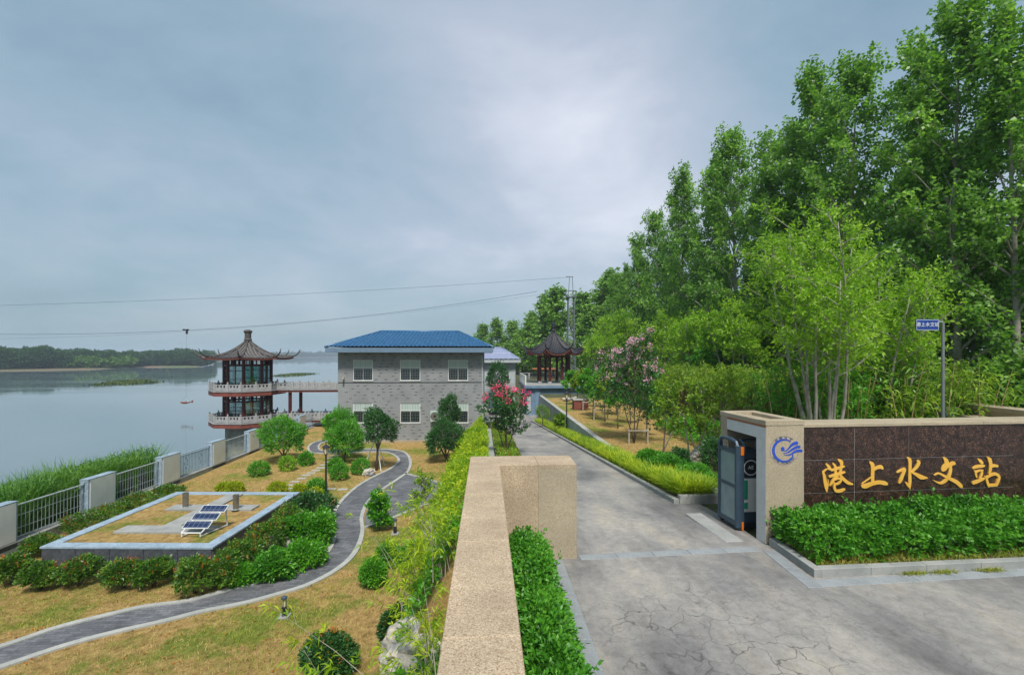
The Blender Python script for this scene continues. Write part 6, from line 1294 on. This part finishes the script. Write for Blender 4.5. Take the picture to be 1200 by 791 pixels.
n = 14000; x = r.uniform(5.8,12.3,n); y = 12+26*r.random(n)**1.4; p = np.stack([x, y, hfun(x, y)], 1); link('lawn_grass', quads_mesh('lawn_grass', blades(p, .08, .018, 1.0, r, 1), LG['drygrass']), None, kind='stuff')
n = 3500; a = np.array(kc[:2]); u_ = r.random(n)*8; xx = a[0]+.2+u_; yy2 = a[1]+.16+.04*u_+.35*r.random(n); link('kerb_grass', quads_mesh('kerb_grass', blades(np.stack([xx, yy2, np.full(n,.08)], 1), .13, .010, 1.1, r, 2), LG['grass']), None, kind='stuff')
n = 900; c_ = r.choice([1.6,2.1,2.9,4.0], n); xx = a[0]+c_+r.normal(0,.12,n); link('joint_weeds', quads_mesh('joint_weeds', blades(np.stack([xx, a[1]-.02+.03*(xx-a[0])+r.normal(0,.025,n), np.full(n,.0)], 1), .09, .008, 1.3, r, 2), LG['grass']), None, kind='stuff')
# island of weeds in the river
r = np.random.default_rng(15); pts = []
for (px, py, w_, n_) in ((140,449.5,11,1400),(150,447,12,1200),(163,449,12,900),(352,438.5,14,900),(338,440,14,700)):
    c = G(px, py, WZ); k = c[1]/FPX; pts.append(np.stack([c[0]+r.normal(0,w_*.45*k,n_), c[1]+r.normal(0,3.5,n_), np.full(n_, WZ)], 1))
link('river_weed_island', quads_mesh('river_weed_island', blades(np.concatenate(pts), .7, .35, .8, r, 2), LG['weed']), None, kind='stuff')
# far bank wood: individual trees
def fartree(seed, matl, H=14, n=800, wide=5.2):
    r = np.random.default_rng(seed); t = thing('far_tree', '', 'tree'); p, d = ellip_points(n, wide*2, H*.86, H*.53, r, .5, 26, .5, -.95)
    link('crown', quads_mesh('crown', shoots(p, d+r.normal(0,.5,(len(p),3)), 4, .9, .95, .8, 1.1, r), matl), t); MB().tube([(0,0,-.5),(.1,0,H*.5)], [.3,.15], 5).build('trunk', MT['bark'], t); return t
fts = [fartree(500, LG['farwood']), fartree(501, LG['farwood'], 15, 700, 4.6), fartree(502, LG['farwood'], 13, 900, 6), fartree(503, LG['farlight'], 8, 600, 5.5)]; used = set()
rr2 = random.Random(21)
def put(k, X, Y, s, lb, grp):
    if k not in used: used.add(k); t = fts[k]; t.location = (X, Y, WZ+.6); t.scale = (s,)*3; t.rotation_euler.z = rr2.uniform(0,6); t['label'] = lb; t['group'] = grp; return
    copy_thing(fts[k], lb, (X, Y, WZ+.6), rr2.uniform(0,6), s, grp=grp)
for i in range(150):
    px = -110+i*2.4+rr2.uniform(-1,1); row = i % 3; bp = np.interp(px, [-420,-200,0,60,120,170,240,251], [441,437.5,435,434,432.8,430.5,430,427]); X0, Y0 = G(px, bp, WZ); l = math.hypot(X0, Y0); back = 14+row*9+rr2.uniform(0,5)
    X, Y = X0*(1+back/l), Y0*(1+back/l); light = 78 < px < 150 and row == 0
    top = np.interp(px, [-110,0,20,38,52,60,75,100,125,160,200,215,250], [404,406,408,408,404,406,410,410,411,411,410,409,412]) ; H = (CZ-WZ-.6)+(HY-top)*math.hypot(X,Y)*math.cos(math.atan2(X,Y)-YAW)/FPX
    k = 3 if light else rr2.randrange(3); base_h = [14,15,13,8][k]; s = (.62 if light else (1.0 if row else .93))*H*rr2.uniform(.86,1.02)/base_h
    put(k, X, Y, s, 'low light green tree at the water side of the wood across the river' if light else 'dark green tree in the wood across the river', 'light green trees on the far shore' if light else 'dark trees of the wood across the river')
for i in range(70):
    px = 252+i*2.2; bp = np.interp(px, [251,254,275,310,350,410], [426.5,424,421.5,420,419,418.4]); X0, Y0 = G(px, bp, WZ); Y0 = min(Y0, 2300/1.03); X0 = X0 if Y0 < 2200 else G(px, bp, WZ)[0]*Y0/G(px, bp, WZ)[1]
    s = Y0/FPX*rr2.uniform(5,7)/14; put(rr2.randrange(3), X0*1.02, Y0*1.02, s, 'hazy tree on the distant shore beyond the river pavilion', 'hazy trees on the distant shore')
# ------------------------------------------------------------------ haze
hz_m = bpy.data.materials.new('haze'); hz_m.use_nodes = True; n_ = hz_m.node_tree.nodes; n_.clear(); o_ = n_.new('ShaderNodeOutputMaterial'); pv = n_.new('ShaderNodeVolumePrincipled')
pv.inputs['Density'].default_value = .00035; pv.inputs['Color'].default_value = (.72,.85,1,1); pv.inputs['Anisotropy'].default_value = 0; hz_m.node_tree.links.new(pv.outputs[0], o_.inputs['Volume'])
MB().box(-2450,2450,-130,2450,-8.2,22.0).build('haze', hz_m, kind='stuff')
for o in ALLOBJ():
    if 'used' in o.keys(): del o['used']
